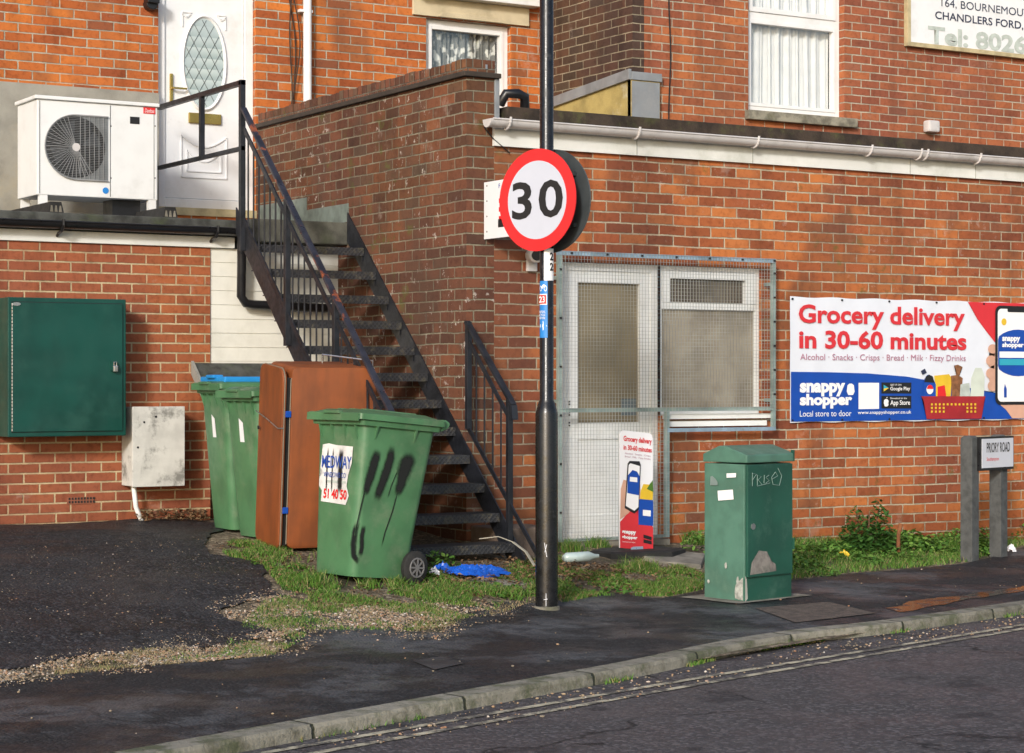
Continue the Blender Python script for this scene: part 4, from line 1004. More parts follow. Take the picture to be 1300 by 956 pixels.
for k in range(12):
    y = TY0-k*going; z = TZ0-k*rise
    t = MB(); t.box(SX0+.006, SX1-.006, y, y+going+.035, z-.008, z); t.box(SX0+.006, SX1-.006, y-.006, y-.0005, z-.058, z+.001)
    t.build('tread', tm, sc)
    a = MB()
    for xx in (SX0+.007, SX1-.012): a.prism([(y+.01, z-.009), (y+going-.01, z-.009), (y+.03, z-.10), (y+.01, z-.10)], 'x', xx, xx+.005)
    a.build('tread_bracket', M['steel'], sc)
def nos(y): return TZ0-(TY0-y)*rise/going
for xx, dp_ in ((SX0-.010, .17), (SX1-.004, .20)):
    s_ = MB(); y1 = 14.13; y0 = 11.50
    s_.prism([(y1, nos(y1)+.02), (y0+.02, nos(y0+.02)+.02), (y0, nos(y0)-.02), (y0+.08, max(nos(y0)-.09, .13)), (y0+dp_*1.1, .14 if dp_ > .2 else nos(y0+dp_*1.1)-dp_), (y1, nos(y1)-dp_)], 'x', xx, xx+.010)
    s_.build('stringer', M['steel'], sc)
rl = thing('stair_railing', 'dark blue black steel railing with rust patches along the open side of stairs', 'railing', (SX0, 12.8, .6))
RX = SX0-.03
ya, yb = 13.95, 11.62
def hr(y): return nos(y)+.90
top1 = MB(); top1.bar((RX, ya+.0, hr(ya)), (RX, yb, hr(yb)), .045, .022); top1.bar((RX, yb, hr(yb)), (RX, yb-.05, hr(yb)-.10), .045, .022)
top1.build('handrail', M['rail'], rl, bevel=.004)
t2 = MB(); t2.bar((RX, ya, hr(ya)-.14), (RX, yb+.05, hr(yb+.05)-.14), .012, .035); t2.bar((RX, ya, nos(ya)+.10), (RX, yb+.05, nos(yb+.05)+.10), .012, .035)
t2.build('mid_rail', M['steel'], rl)
py_ = [13.97, 13.2, 12.44, 11.68]
for i, y in enumerate(py_):
    zt = zY(309, 101, 13.97) if i == 0 else hr(y)-.008
    if i == 0: zt = atX(309, 101, RX).z
    MB().box(RX-.02, RX+.02, y-.02, y+.02, nos(y)-.13 if i else 2.30, zt).build('post', M['steel'], rl, bevel=.003)
bl_ = MB(); y = ya-.09
balu = []
while y > yb+.08:
    if min(abs(y-q) for q in py_) > .035: balu.append(y)
    y -= .094
for y in balu:
    MB().tube([(RX, y, nos(y)+.10), (RX, y, hr(y)-.14)], .0065, 6).build('baluster', M['steel'], rl)
lr = MB(); zt = atX(309, 101, RX).z; zb = atX(309, 188, RX).z
lr.bar((RX, 13.95, zt-.02), (RX, 15.60, zt-.02), .04, .035); lr.bar((RX, 13.95, zb), (RX, 15.60, zb), .03, .03); lr.bar((RX, 14.72, zb), (RX, 14.72, zt-.03), .035, .035, Vector((0, 1, 0)))
lr.build('landing_rail', M['steel'], rl)
r2 = thing('short_railing', 'short dark steel railing at stair foot fixed against the brick corner', 'railing', (SX1, 11.95, .3))
RX2 = WX-.045; yA, yB = 12.24, 11.70
zA = atX(601, 408, RX2).z; zB = atX(653, 506, RX2).z
sl_ = (zA-zB)/(yA-yB)
MB().bar((RX2, yA+.02, zA+.0), (RX2, yB-.05, zB-.05*sl_*.9), .045, .022).build('handrail', M['steel'], r2, bevel=.004)
MB().bar((RX2, yB-.05, zB-.045*sl_), (RX2, yB-.065, zB-.14), .045, .022).build('handrail_end', M['steel'], r2)
MB().bar((RX2, yA, zA-.13), (RX2, yB, zB-.13), .012, .03).build('mid_rail', M['steel'], r2)
MB().bar((RX2, yA+.02, atX(601, 540, RX2).z), (RX2, yB-.36, .22), .012, .03).build('lower_rail', M['steel'], r2)
MB().box(RX2-.018, RX2+.018, yA-.018, yA+.018, atX(601, 545, RX2).z, zA).build('post', M['steel'], r2, bevel=.003)
MB().box(RX2-.018, RX2+.018, yB-.018, yB+.018, .25, zB).build('post', M['steel'], r2, bevel=.003)
zl = lambda y: interp(y, [(yB-.36, .22), (yA+.02, atX(601, 540, RX2).z)])
for k in range(1, 5):
    y = yA+(yB-yA)*k/5
    MB().tube([(RX2, y, zl(y)), (RX2, y, zB+(y-yB)*sl_-.13)], .0065, 6).build('baluster', M['steel'], r2)

# ---------------------------------------------------------------- heat pump
AY = 14.80; ax0, ax1 = xY(47, AY), xY(200, AY); ADZ = .455; az0, az1 = zY(47, 247, AY), zY(47, 122, AY)
hp = thing('heat_pump', 'white outdoor heat pump unit with round fan grille standing on the flat roof', 'heat pump', ((ax0+ax1)/2, AY+.22, 2.6))
MB().box(ax0+.0, ax1, AY, AY+ADZ, az0, az1-.02).build('casing', M['acwhite'], hp, bevel=.008)
MB().box(ax0-.02, ax1+.01, AY-.02, AY+ADZ+.01, az1-.019, az1+.008).build('top_cover', M['acwhite'], hp, bevel=.006)
def q_(px, py): return atY(px, py, AY)
sx = q_(140, 200).x
cxp, czp = q_(96, 187).x, q_(96, 187).z; fr_ = .238
g = MB(); arc = [(cxp+fr_*math.cos(t), czp+fr_*math.sin(t)) for t in [math.pi/2+math.pi*k/24 for k in range(25)]]
g.prism(arc+[(sx-.02, czp-fr_), (sx-.02, czp+fr_)], 'y', AY-.006, AY-.001); g.build('grille_recess', plain('grille_grey', (.20, .22, .23), .6), hp)
g = MB(); g.prism(ring(cxp, czp, fr_-.012, fr_-.012, 40), 'y', AY-.0075, AY-.0062); g.build('fan', M['acdark'], hp)
g = MB()
for k in range(4):
    a0 = k*math.pi/2+.3; g.poly([(cxp+.05*math.cos(a0), AY-.009, czp+.05*math.sin(a0)), (cxp+.2*math.cos(a0-.25), AY-.009, czp+.2*math.sin(a0-.25)), (cxp+.2*math.cos(a0+.45), AY-.009, czp+.2*math.sin(a0+.45))])
g.build('fan_blades', plain('blade_grey', (.05, .055, .06), .5), hp)
g = MB()
for k in range(13, 38): a0 = 2*math.pi*k/44+.0; g.bar((cxp+.03*math.cos(a0), AY-.014, czp+.03*math.sin(a0)), (cxp+(fr_-.005)*math.cos(a0), AY-.014, czp+(fr_-.005)*math.sin(a0)), .0035, .003)
x = cxp+.03
while x < sx-.03: g.box(x, x+.0032, AY-.015, AY-.012, czp-fr_+.004, czp+fr_-.004); x += .036
z = czp-fr_+.015
k = 0
while z < czp+fr_:
    hw = math.sqrt(max(0, fr_**2-(z-czp)**2)); g.box(cxp-hw+.006, sx-.03, AY-.0118, AY-.0105, z, z+.0016); z += .0125
g.tube([(cxp+(fr_)*math.cos(t), AY-.014, czp+(fr_)*math.sin(t)) for t in [math.pi/2+math.pi*k/24 for k in range(25)]], .005, 6)
g.bar((cxp, AY-.014, czp+fr_), (sx-.02, AY-.014, czp+fr_), .009, .009); g.bar((cxp, AY-.014, czp-fr_), (sx-.02, AY-.014, czp-fr_), .009, .009)
g.build('fan_guard', plain('guard_wire', (.30, .31, .32), .5), hp)
MB().tube([(cxp, AY-.018, czp), (cxp, AY-.010, czp)], .030, 20).build('fan_hub', M['gutter'], hp)
g = MB(); g.box(sx-.002, sx+.002, AY-.002, AY+.001, az0+.01, az1-.03); g.box(ax0+.018, ax0+.022, AY-.002, AY+.001, az0+.01, az1-.03); g.box(ax1-.03, ax1-.027, AY-.002, AY+.001, az0+.01, az1-.03)
g.build('panel_seam', M['black'], hp)
MB().box(q_(165, 150).x, q_(177, 150).x, AY-.003, AY+.001, q_(165, 157).z, q_(165, 148).z).build('display_window', M['black'], hp)
bgm = MB().box(q_(182, 140).x, q_(197, 140).x, AY-.004, AY-.0005, q_(182, 144).z, q_(182, 136).z).build('badge', M['red'], hp)
text('Danfoss', 'badge_text', M['white2'], bgm, (q_(183.5, 143).x, AY-.004, q_(182, 142.7).z), U, V, w=q_(195.5, 140).x-q_(183.5, 140).x, h=.03, shear=.3)
bs = MB(); bs.prism(ring(q_(134, 242).x, q_(134, 242).z, .024, .024, 16), 'y', AY-.003, AY-.0005); bs.build('round_sticker', M['cyan'], hp)
sc_ = MB()
for py in (160, 226): sc_.tube([(ax1-.02, AY-.003, zY(196, py, AY)), (ax1-.02, AY+.0, zY(196, py, AY))], .005, 8); sc_.tube([(sx+.005, AY-.003, zY(139, py, AY)), (sx+.005, AY+.0, zY(139, py, AY))], .005, 8)
sc_.build('screws', M['black'], hp)
for xx in (ax0+.02, ax1-.07):
    for yy in (AY+.0, AY+ADZ-.05): MB().box(xx, xx+.06, yy+.003, yy+.045, 2.628, az0+.0).build('foot', M['acwhite'], hp)
MB().box(ax1-.32, ax1-.10, AY+.1, AY+.3, 2.60, az0-.001).build('drain_box', M['black_plastic'], hp)
for xx, lab in ((4.835, 'black rubber mounting block under left end of the heat pump'), (5.70, 'black rubber mounting block under right end of the heat pump')):
    mb = MB(); mb.prism([(xx-.005, 2.547), (xx+.115, 2.547), (xx+.095, 2.627), (xx+.015, 2.627)], 'y', 14.32, 15.3)
    r_ = mb.build('mounting_block', M['rubber']); single(r_, lab, 'mounting block', 'rubber blocks under the heat pump')
    RM[r_] = Matrix.Translation(r_.location)
    h_ = MB()
    for a in (0, 1, 2): h_.prism([(xx+.012+a*.032, 2.555), (xx+.034+a*.032, 2.555), (xx+.028+a*.032, 2.60), (xx+.018+a*.032, 2.60)], 'y', 14.317, 14.321)
    h_.build('hollow', M['concrete'], r_)
tp = MB(); tp.box(5.0, 5.65, 14.6, 15.3, 2.547, 2.56); tp.box(5.85, 6.9, 14.75, 15.8, 2.557, 2.575)
single(tp.build('roof_sheet', M['lead']), 'loose grey lead sheet lying on the flat roof below the heat pump', 'roof sheet')

# ---------------------------------------------------------------- green wall cabinet and meter box
CY = LY-.28
wc = thing('wall_cabinet', 'large dark green metal cabinet hung on the orange brick wall with padlocked door', 'cabinet', (4.3, CY, .95))
def c_(px, py): return atY(px, py, CY)
cx1 = c_(160, 400).x; cx0 = c_(10, 400).x; cz1 = c_(10, 377).z; cz0 = c_(10, 555).z
MB().box(cx0, cx1, CY, LY-.002, cz0, cz1).build('body', M['wallgreen'], wc, bevel=.006)
MB().box(cx0+.03, cx1-.03, CY-.012, CY-.001, cz0+.035, cz1-.035).build('door', M['wallgreen'], wc, bevel=.002)
g = MB(); g.box(cx0+.024, cx0+.029, CY-.004, CY-.001, cz0+.03, cz1-.03); g.box(cx0+.03, cx1-.028, CY-.002, CY+.001, cz0+.03, cz0+.034); g.box(cx0+.03, cx1-.028, CY-.002, CY+.001, cz1-.034, cz1-.03); g.box(cx1-.029, cx1-.025, CY-.002, CY+.001, cz0+.034, cz1-.034)
g.build('door_gap', M['black'], wc)
g = MB(); k = 0
z = cz0+.04
while z < cz1-.04: g.tube([(cx0+.027, CY-.01, z), (cx0+.027, CY-.01, z+.018)], .005, 6); z += .024
g.build('hinge', M['chrome'], wc)
lk = MB(); lx, lz = c_(144, 465).x, c_(144, 465).z; lk.box(lx-.017, lx+.017, CY-.05, CY-.02, lz-.04, lz+.005)
lk = lk.build('padlock', M['chrome'], wc, bevel=.006)
MB().tube([(lx-.01, CY-.035, lz), (lx-.01, CY-.035, lz+.03), (lx+.01, CY-.035, lz+.03), (lx+.01, CY-.035, lz)], .004, 6).build('shackle', M['chrome'], lk)
MB().box(lx-.028, lx-.018, CY-.045, CY-.012, lz-.03, lz+.04).build('hasp', M['wallgreen'], wc)
MB().prism(ring(c_(20, 386).x, c_(20, 386).z, .03, .012, 14), 'y', CY-.017, CY-.0125).build('badge', M['chrome'], wc)
MY = LY-.235
mb_ = thing('meter_box', 'mould stained pale grey meter box on brick wall beside the green cabinet', 'meter box', (5.4, MY, .6))
def m_(px, py): return atY(px, py, MY)
mx0, mx1, mz0, mz1 = m_(169, 500).x, m_(234, 500).x, m_(169, 618).z, m_(169, 517).z
MB().box(mx0, mx1, MY+.012, LY-.002, mz0, mz1).build('box', M['meterbox'], mb_, bevel=.008)
MB().box(mx0-.004, mx1+.004, MY, MY+.010, mz0-.003, mz1+.004).build('door', M['meterbox'], mb_, bevel=.004)
g = MB()
for px, py in ((198, 529), (183, 536), (175, 568)): g.tube([(m_(px, py).x, MY-.003, m_(px, py).z), (m_(px, py).x, MY+.002, m_(px, py).z)], .008, 10)
g.build('screw_hole', M['black'], mb_)
pp = MB(); pb = G(178, 662); pp.tube([(m_(172, 617).x+.03, LY-.12, mz0), (m_(174, 630).x+.035, LY-.12, mz0-.15), (pb.x+.02, LY-.10, zg(pb.x, pb.y)-.02)], .018, 10); pp.build('conduit', M['upvc_old'], mb_, smooth=60)

# ---------------------------------------------------------------- wheelie bins
def make_bin(label, loc, rz, lidmat, H=1.0, tilt=0., group='wheeled bins by the stairs', fi=0., rb=0.):
    t = thing('wheelie_bin', label, 'bin', loc, group=group, rot=(0, tilt, rz))
    def ringz(x0, x1, w, z, r=.07):
        return [(x, y, z) for x, y in rrect(x0, x1, -w, w, r, 4)]
    B1 = MB(); hb = H-.075
    B1.loft([ringz(-.265+fi, .135+rb, .215-fi*.3, .025, .06), ringz(-.27+fi, .15+rb, .22-fi*.3, .06, .06), ringz(-.285+fi*.5, .22+rb*.5, .238-fi*.15, .45, .06), ringz(-.30, .295, .262, hb-.07, .055), ringz(-.302, .298, .264, hb-.02, .05), ringz(-.335, .33, .285, hb-.02, .04), ringz(-.34, .335, .29, hb+.012, .04)])
    body = B1.build('body', M['binG'], t, True, smooth=35)
    rb = MB()
    for y in (-.2, -.07, .07, .2): rb.prism([(-.33, hb-.02), (-.30, hb-.02), (-.30, hb-.11)], 'y', y-.006, y+.006)
    for x in (-.2, .12):
        for s_ in (-1, 1): rb.prism([(s_*.286, hb-.02), (s_*.262, hb-.02), (s_*.257, hb-.11)], 'x', x-.006, x+.006)
    rb.build('rim_rib', M['binG'], body, True)
    L = MB(); zl = hb+.014
    L.loft([[(x, y, zl) for x, y in rrect(-.365, .35, -.305, .305, .03, 4)], [(x, y, zl+.034) for x, y in rrect(-.365, .35, -.305, .305, .03, 4)],
            [(x, y, zl+.040) for x, y in rrect(-.355, .34, -.295, .295, .03, 4)], [(x, y, zl+.042) for x, y in rrect(-.33, .315, -.27, .27, .03, 4)], [(x, y, zl+.062+.012*(x > 0)*0) for x, y in rrect(-.28, .25, -.225, .225, .05, 4)]])
    L.prism([(-.37, zl-.012), (-.362, zl-.012), (-.362, zl+.03), (-.37, zl+.034)], 'y', -.29, .29)
    lid = L.build('lid', lidmat, t, True, smooth=35)
    e = MB()
    for y in (-.13, 0, .13): e.box(-.22, .2, y-.03, y+.03, zl+.060, zl+.070)
    e.box(-.385, -.35, -.09, .09, zl+.028, zl+.046)
    e.build('lid_rib', lidmat, lid, True, bevel=.006)
    hnd = MB(); hnd.prism([(.33, zl+.045), (.33, zl-.03), (.385, zl-.008), (.405, zl+.015), (.40, zl+.032), (.37, zl+.045)], 'y', -.27, .27)
    hnd.build('handle', lidmat, t, True, bevel=.012)
    for s_ in (-1, 1):
        wh = MB(); wh.tube([(.205, s_*.235, .1), (.205, s_*.245, .1), (.205, s_*.275, .1), (.205, s_*.285, .1)], [.088, .1, .1, .088], 28)
        wh = wh.build('wheel', M['rubber'], t, True, smooth=40)
        hb2 = MB(); hb2.tube([(.205+.056*math.cos(q_a), s_*.289, .1+.056*math.sin(q_a)) for q_a in [k*math.pi/12 for k in range(25)]], .006, 6, caps=False)
        for k in range(8):
            a0 = k*math.pi/4; hb2.bar((.205, s_*.292, .1), (.205+.052*math.cos(a0), s_*.292, .1+.052*math.sin(a0)), .010, .006, Vector((0, 1, 0)))
        hb2.tube([(.205, s_*.286, .1), (.205, s_*.298, .1)], .014, 10)
        hb2.build('hub', plain('hub_grey', (.14, .14, .145), .5), wh, True)
    MB().tube([(.205, -.23, .1), (.205, .23, .1)], .012, 8).build('axle', M['steel'], t, True)
    sk = MB(); sk.box(.08, .25, -.17, .17, .06, .15); sk.build('axle_housing', M['binG'], t, True, bevel=.02)
    return t, body, lid
p = G(452, 744); bloc = Vector((p.x+.195, p.y+.27, 0)); bloc.z = zg(bloc.x, bloc.y)-.012
dirX = Vector((.985, .10)); big, bbody, blid = make_bin('scuffed green wheeled bin with black spray marks and torn white label, nearest the camera', bloc, math.atan2(dirX.y, dirX.x), M['binG'], H=1.02, tilt=R(5.5), rb=.05)
big.scale = (.88, 1, 1)
# label on its front
RMb = RM[big]
def local_text(s, nm, mt, par, o, u, v, **k):
    ob = text(s, nm, mt, par, o, u, v, **k)
    ob.data.transform(RM[rootof(par)]); return ob
lbx = -.292
def fx_(y, z): # point on front face of the bin, sloped
    return -.265-.035*min(1, z/.85)-.008
lb = MB(); pts = [(.17, .80), (.10, .808), (.02, .80), (-.17, .795), (-.165, .70), (-.13, .62), (-.12, .56), (-.15, .50), (-.12, .445), (.0, .45), (.16, .455), (.155, .52), (.19, .55), (.19, .60), (.15, .63), (.185, .66)]
lb.poly([(fx_(y, z), y, z) for y, z in pts]); bmesh.ops.triangulate(lb.b, faces=lb.b.faces)
lb = lb.build('label', plain('torn_paper', (.74, .74, .72), .7, dirt=(.4, .38, .33), dirtamt=.4, dirtsc=12), big, True)
def ltext(s, nm, mt, y0, z0, wdt, hgt, bold=0, par=None, shear=0):
    return local_text(s, nm, mt, par or lb, (fx_(0, z0)-.001, y0, z0), (0, -1, 0), (.035/.85*-1, 0, 1), w=wdt, h=hgt, bold=bold, lift=.003, shear=shear)
ltext('MEDWAY', 'label_text', M['bblue'], .165, .66, .33, .075, .01)
ltext('WINDOWS CO', 'label_text', M['bblue'], .14, .605, .25, .03)
m_ = MB(); m_.poly([(fx_(0, .575)-.002, y, z) for y, z in ((.11, .572), (-.11, .572), (-.11, .586), (.11, .586))]); m_.build('faded_line', M['greytext'], lb, True)
ltext('51 40 50', 'label_text', M['red'], .13, .475, .26, .06, .03)
def spray(name, pts, wid, mat, par, sidef, wmul=None):
    """soft edged strip following pts on a face"""
    me = bpy.data.meshes.new(name); vs = []; fs = []; uv = []
    n_ = len(pts); L_ = [0]
    for a, b in zip(pts, pts[1:]): L_.append(L_[-1]+math.dist(a, b))
    for i, (a, b) in enumerate(pts):
        j0, j1 = max(0, i-1), min(n_-1, i+1); d = Vector((pts[j1][0]-pts[j0][0], pts[j1][1]-pts[j0][1])); d.normalize(); nn = Vector((-d.y, d.x)); w_ = wid*(wmul[i] if wmul else 1)/2
        for s_ in (-1, 0, 1): vs.append(sidef(a+nn.x*w_*s_, b+nn.y*w_*s_)); uv.append(((s_+1)/2, L_[i]/L_[-1]))
    for i in range(n_-1):
        for s_ in range(2): a = i*3+s_; fs.append((a, a+1, a+4, a+3))
    me.from_pydata(vs, [], fs); l = me.uv_layers.new(name='UVMap')
    for lp in me.loops: l.data[lp.index].uv = uv[lp.vertex_index]
    me.update(); return link(name, me, mat, par, True)
def sidef(x, z): # local side face y=-...
    return (x, -(interp(z, [(.06, .22), (.45, .238), (.88, .262)])+.004), z)
spray('spray_mark', [(-0.17, 0.8), (-0.185, 0.72), (-0.21, 0.62), (-0.23, 0.53), (-0.25, 0.5)], .085, M['spray'], bbody, sidef, [1, 1.2, 1.2, .9, .5])
spray('spray_mark', [(-0.235, 0.56), (-0.26, 0.42), (-0.275, 0.32), (-0.28, 0.27)], .016, M['spray'], bbody, sidef)
spray('spray_mark', [(-0.06, 0.83), (-0.065, 0.74), (-0.09, 0.64), (-0.11, 0.58), (-0.13, 0.52), (-0.14, 0.47)], .095, M['spray'], bbody, sidef, [.7, 1, 1.1, 1, .9, .8])
spray('spray_mark', [(0.08, 0.8), (0.08, 0.74), (0.065, 0.68), (0.05, 0.6), (0.03, 0.54), (0.025, 0.51)], .15, M['spray'], bbody, sidef, [.6, 1.15, 1.1, .75, .6, .4])
spray('spray_mark', [(0.03, 0.56), (0.0, 0.42), (-0.04, 0.3), (-0.06, 0.2)], .014, M['spray'], bbody, sidef)
spray('spray_mark', [(0.01, 0.68), (-0.03, 0.58), (-0.05, 0.5)], .010, M['spray'], bbody, sidef)
spray('spray_mark', [(-0.265, 0.36), (-0.285, 0.3), (-0.29, 0.22), (-0.275, 0.15), (-0.235, 0.12), (-0.215, 0.14)], .06, M['spray'], bbody, sidef)
spray('spray_mark', [(-0.215, 0.34), (-0.225, 0.27), (-0.215, 0.2), (-0.225, 0.14)], .05, M['spray'], bbody, sidef)
for yy, w_ in ((.10, .022), (.04, .02), (-.05, .07)):
    spray('spray_mark', [(yy, .79), (yy+.005, .70), (yy+.004, .60), (yy, .50)], w_, M['spray'], lb, lambda a, b: (fx_(0, b)-.004, a, b))

# two green bins further back, fronts turned to the left
q2 = G(318, 688); q1 = G(287, 674)
lab = ['green wheeled bin next to the orange brown cupboard, right one of the narrow pair', 'blue lidded green wheeled bin nearest the meter box, partly behind the other narrow bin']
for i, (cx_, cy_) in enumerate(((5.70+.25, 12.86), (5.72+.27, 13.40))):
    t, b_, l_ = make_bin(lab[i], (cx_, cy_, zg(cx_, cy_)-.01), R(4-i*5), M['binG'], H=1.06 if i else 1.03, fi=.035)
    t.scale = (.95, .86, 1)
    if i:
        zz = 1.06-.075+.014; bl2 = MB(); bl2.box(-.31, .34, -.26, .26, zz+.041, zz+.082); bl2.box(-.335, -.25, -.08, .08, zz+.07, zz+.095); bl2.build('lid_top', M['binB'], l_, True, bevel=.012)
    s_ = MB(); s_.poly([(-.284, -.02, .66), (-.284, .05, .66), (-.298, .05, .82), (-.298, -.02, .79)]); s_.build('paper_sticker', M['white'], t, True)
# ---------------------------------------------------------------- orange brown cupboard
oc = G(364, 701); dR = Vector((.994, -.108)); dL = Vector((.16, .987))
og = thing('orange_cupboard', 'dumped orange brown cupboard with rounded corners and a side panel hanging loose', 'cupboard', (oc.x, oc.y, oc.z), rot=(R(5.5), 0, math.atan2(dR.y, dR.x)))
OW, OD, OH = .575, .47, 1.17
M0 = MB(); prof = rrect(0.0, OW, 0.02, OH, .03)
pr_ = [(x, z) for x, z in prof]
M0.prism([(x, z) for x, z in rrect(0.0, OW, 0.02, OH+.02, .045, 6)], 'y', 0.0, OD); M0.build('carcass', M['orange'], og, True, bevel=.014, smooth=50)
# loose side panel: rounded rectangle in the y-z plane, swung slightly outwards
pn = MB(); pn.prism([(y, z) for y, z in rrect(.0, OD, -.01, OH+.01, .08)], 'x', -.062, -.034)
pnl = pn.build('side_panel', M['orange'], og, True, bevel=.006)
e = MB(); e.prism([(y, z) for y, z in rrect(.001, OD-.001, -.009, OH-.011, .06)], 'x', -.083, -.076); 
tr = MB(); tr.prism([(y, z) for y, z in rrect(-.004, OD+.004, -.014, OH+.014, .083)], 'x', -.050, -.044); tr.build('edge_trim', plain('grey_trim', (.24, .21, .16), .7), pnl, True)
e.b.free()
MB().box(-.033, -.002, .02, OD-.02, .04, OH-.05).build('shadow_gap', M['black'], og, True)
tr2 = MB(); tr2.tube([(-.003, .012, .05), (-.003, .012, OH-.06), (.02, .013, OH-.02)], .0035, 6); tr2.build('edge_strip', plain('grey_strip', (.24, .21, .16), .7), og, True)
for z in (.25, .87):
    MB().box(-.038, .0, -.004, .012, z, z+.04).build('blue_clip', M['bblue'], og, True, bevel=.003)
MB().tube([(-.05, -.004, .80), (-.085, .0, .80), (-.095, .2, .84), (-.1, .42, .87)], .004, 6).build('wire', M['chrome'], og, True)
MB().tube([(-.078, .4, .76), (-.088, .4, .76)], .012, 10).build('hole', M['black'], og, True)
wf = MB(); wf.tube([(OW-.25, .35, OH+.02), (OW-.25, .35, OH+.075), (OW-.01, .05, OH+.06), (OW-.01, .05, OH-.02)], .005, 6); wf.build('wire_frame', M['chrome'], og, True)

# ---------------------------------------------------------------- speed limit sign post
pb = Vector((6.52, 10.30, 0)); pbx = atZ(694, 775, .004); pb = Vector((pbx.x, pbx.y, 0))
sp = thing('speed_limit_post', 'black lamp column carrying round red ringed 30 speed limit sign', 'road sign', (pb.x, pb.y, 0))
LZ = atZ(694, 775, .004); Zp = (pb-Vector((0, 0, 0))).xy.dot(FW.xy)
def zp(py): return CAMZ+(HZ-py)/F*Zp
def pole(): 
    m = MB(); m.tube([(pb.x, pb.y, -.05), (pb.x, pb.y, zp(525)), (pb.x, pb.y, zp(521)), (pb.x, pb.y, zp(512)), (pb.x, pb.y, zp(508)), (pb.x, pb.y, 6.5)], [.066, .066, .062, .050, .041, .041], 28); return m
pl = pole().build('column', M['pole'], sp, smooth=40)
MB().tube([(pb.x, pb.y, 0), (pb.x, pb.y, .03), (pb.x, pb.y, .032)], [.078, .076, .066], 24).build('base_collar', M['concrete'], sp)
dm = MB(); dmx = Vector((.06, .0)); 
sn = -KD.to_3d(); su = Vector((0, 0, 1)); sr = su.cross(sn)      # sign normal faces oncoming traffic on the left; sr points to its right hand seen from the front
sr = Vector((sn.y, -sn.x, 0))*-1
if sr.dot(RT) < 0: sr = -sr
sc0 = Vector((pb.x, pb.y, zp(254.5)))+sn*.062
RS = 64.9/F*Zp
sc0 = sc0 + sr*((686.5-690.5)/F*Zp)
def disc(c, r, d0, d1, n=56, r2=None):
    m = MB(); A = []
    for dd, rr_ in ((d0, r), (d1, r2 or r)): A.append([c+sn*dd+sr*rr_*math.cos(2*math.pi*k/n)+su*rr_*math.sin(2*math.pi*k/n) for k in range(n)])
    m.loft(A); return m
MBp = disc(sc0, RS, -.003, .003)
sf = MBp.build('sign_plate', M['red'], sp)
disc(sc0, RS*.765, .0032, .0045).build('sign_face', plain('sign_face_white', (.52, .55, .64), .4, var=.02), sf)
tw = RS*2*.735*.92
text('30', 'numerals', M['black'], sf, sc0-sr*RS*.65-su*RS*.365+sn*.005, sr, su, w=RS*1.33, h=RS*.74, bold=.02, lift=.001, spacing=1.14)
for s_ in (-.5, .5): MB().box(-.2, .2, -.012, .012, -.012, .012, Matrix.Translation(sc0+su*s_*RS-sn*.016) @ Matrix((( sr.x, sn.x, 0, 0), (sr.y, sn.y, 0, 0), (0, 0, 1, 0), (0, 0, 0, 1)))).build('mounting_rail', M['signgrey'], sf)
sc1 = sc0-sn*.125
bk_ = disc(sc1, RS, -.003, .003).build('rear_sign_plate', M['signgrey'], sp)
rimm = MB()
pts = [sc1+sr*RS*math.cos(2*math.pi*k/56)+su*RS*math.sin(2*math.pi*k/56) for k in range(57)]
rimm.tube(pts, .006, 6, caps=False); rimm.build('rim', M['signgrey'], bk_)
for s_ in (-.5, .5): MB().box(-.2, .2, -.012, .012, -.012, .012, Matrix.Translation(sc1+su*s_*RS+sn*.016) @ Matrix(((sr.x, sn.x, 0, 0), (sr.y, sn.y, 0, 0), (0, 0, 1, 0), (0, 0, 0, 1)))).build('mounting_rail', M['signgrey'], bk_)
def curved(name, mat, par, px0, px1, py0, py1, r, lift=.0015):
    """sticker wrapped on the column"""
    def ang(px): # silhouette coordinate -> angle about the column
        s_ = max(-.98, min(.98, (px-694)/(r*F/Zp))); return math.asin(s_)
    a0, a1 = ang(px0), ang(px1); m = MB(); nseg = 8; rr_ = r+lift; prev = None
    for k in range(nseg+1):
        a = a0+(a1-a0)*k/nseg; d = RT*math.sin(a)-FW*math.cos(a); P0 = Vector((pb.x, pb.y, 0))+d*rr_
        cur = (m.b.verts.new((P0.x, P0.y, zp(py1))), m.b.verts.new((P0.x, P0.y, zp(py0))))
        if prev: m.b.faces.new((prev[0], cur[0], cur[1], prev[1]))
        prev = cur
    return m.build(name, mat, par, smooth=60)
cf = FW*-1
def coltext(s, mat, par, px0, px1, pyb, pyt, r=.041, bold=.02, lift=.003):
    def ang(px): return math.asin(max(-.97, min(.97, (px-694)/(r*F/Zp))))
    a0, a1 = ang(px0), ang(px1); am = (a0+a1)/2; u = RT*math.cos(am)+FW*math.sin(am); d = RT*math.sin(am)-FW*math.cos(am)
    wd = 2*r*math.sin((a1-a0)/2); o_ = Vector((pb.x, pb.y, 0))+d*(r+.0015)-u*wd/2; o_.z = zp(pyb)
    return text(s, 'lettering', mat, par, o_, u, su, w=wd, h=zp(pyt)-zp(pyb), bold=bold, lift=lift)
s1 = curved('number_sticker', M['white2'], sp, 690.5, 702.4, 316, 356.5, .041)
for py in (331, 344): coltext('2', M['black'], s1, 697, 701.5, py, py-10, bold=.03, lift=.003)
s2 = curved('cycle_route_sticker', M['cyan'], sp, 685.6, 695, 357, 429, .041)
curved('route_panel', M['white2'], s2, 685.7, 694.2, 373.5, 387.2, .041, .003)
curved('route_panel_red', M['red'], s2, 685.8, 693.4, 374.8, 386, .041, .0042)
coltext('23', M['white2'], s2, 686, 693, 384.5, 376.5, lift=.006)
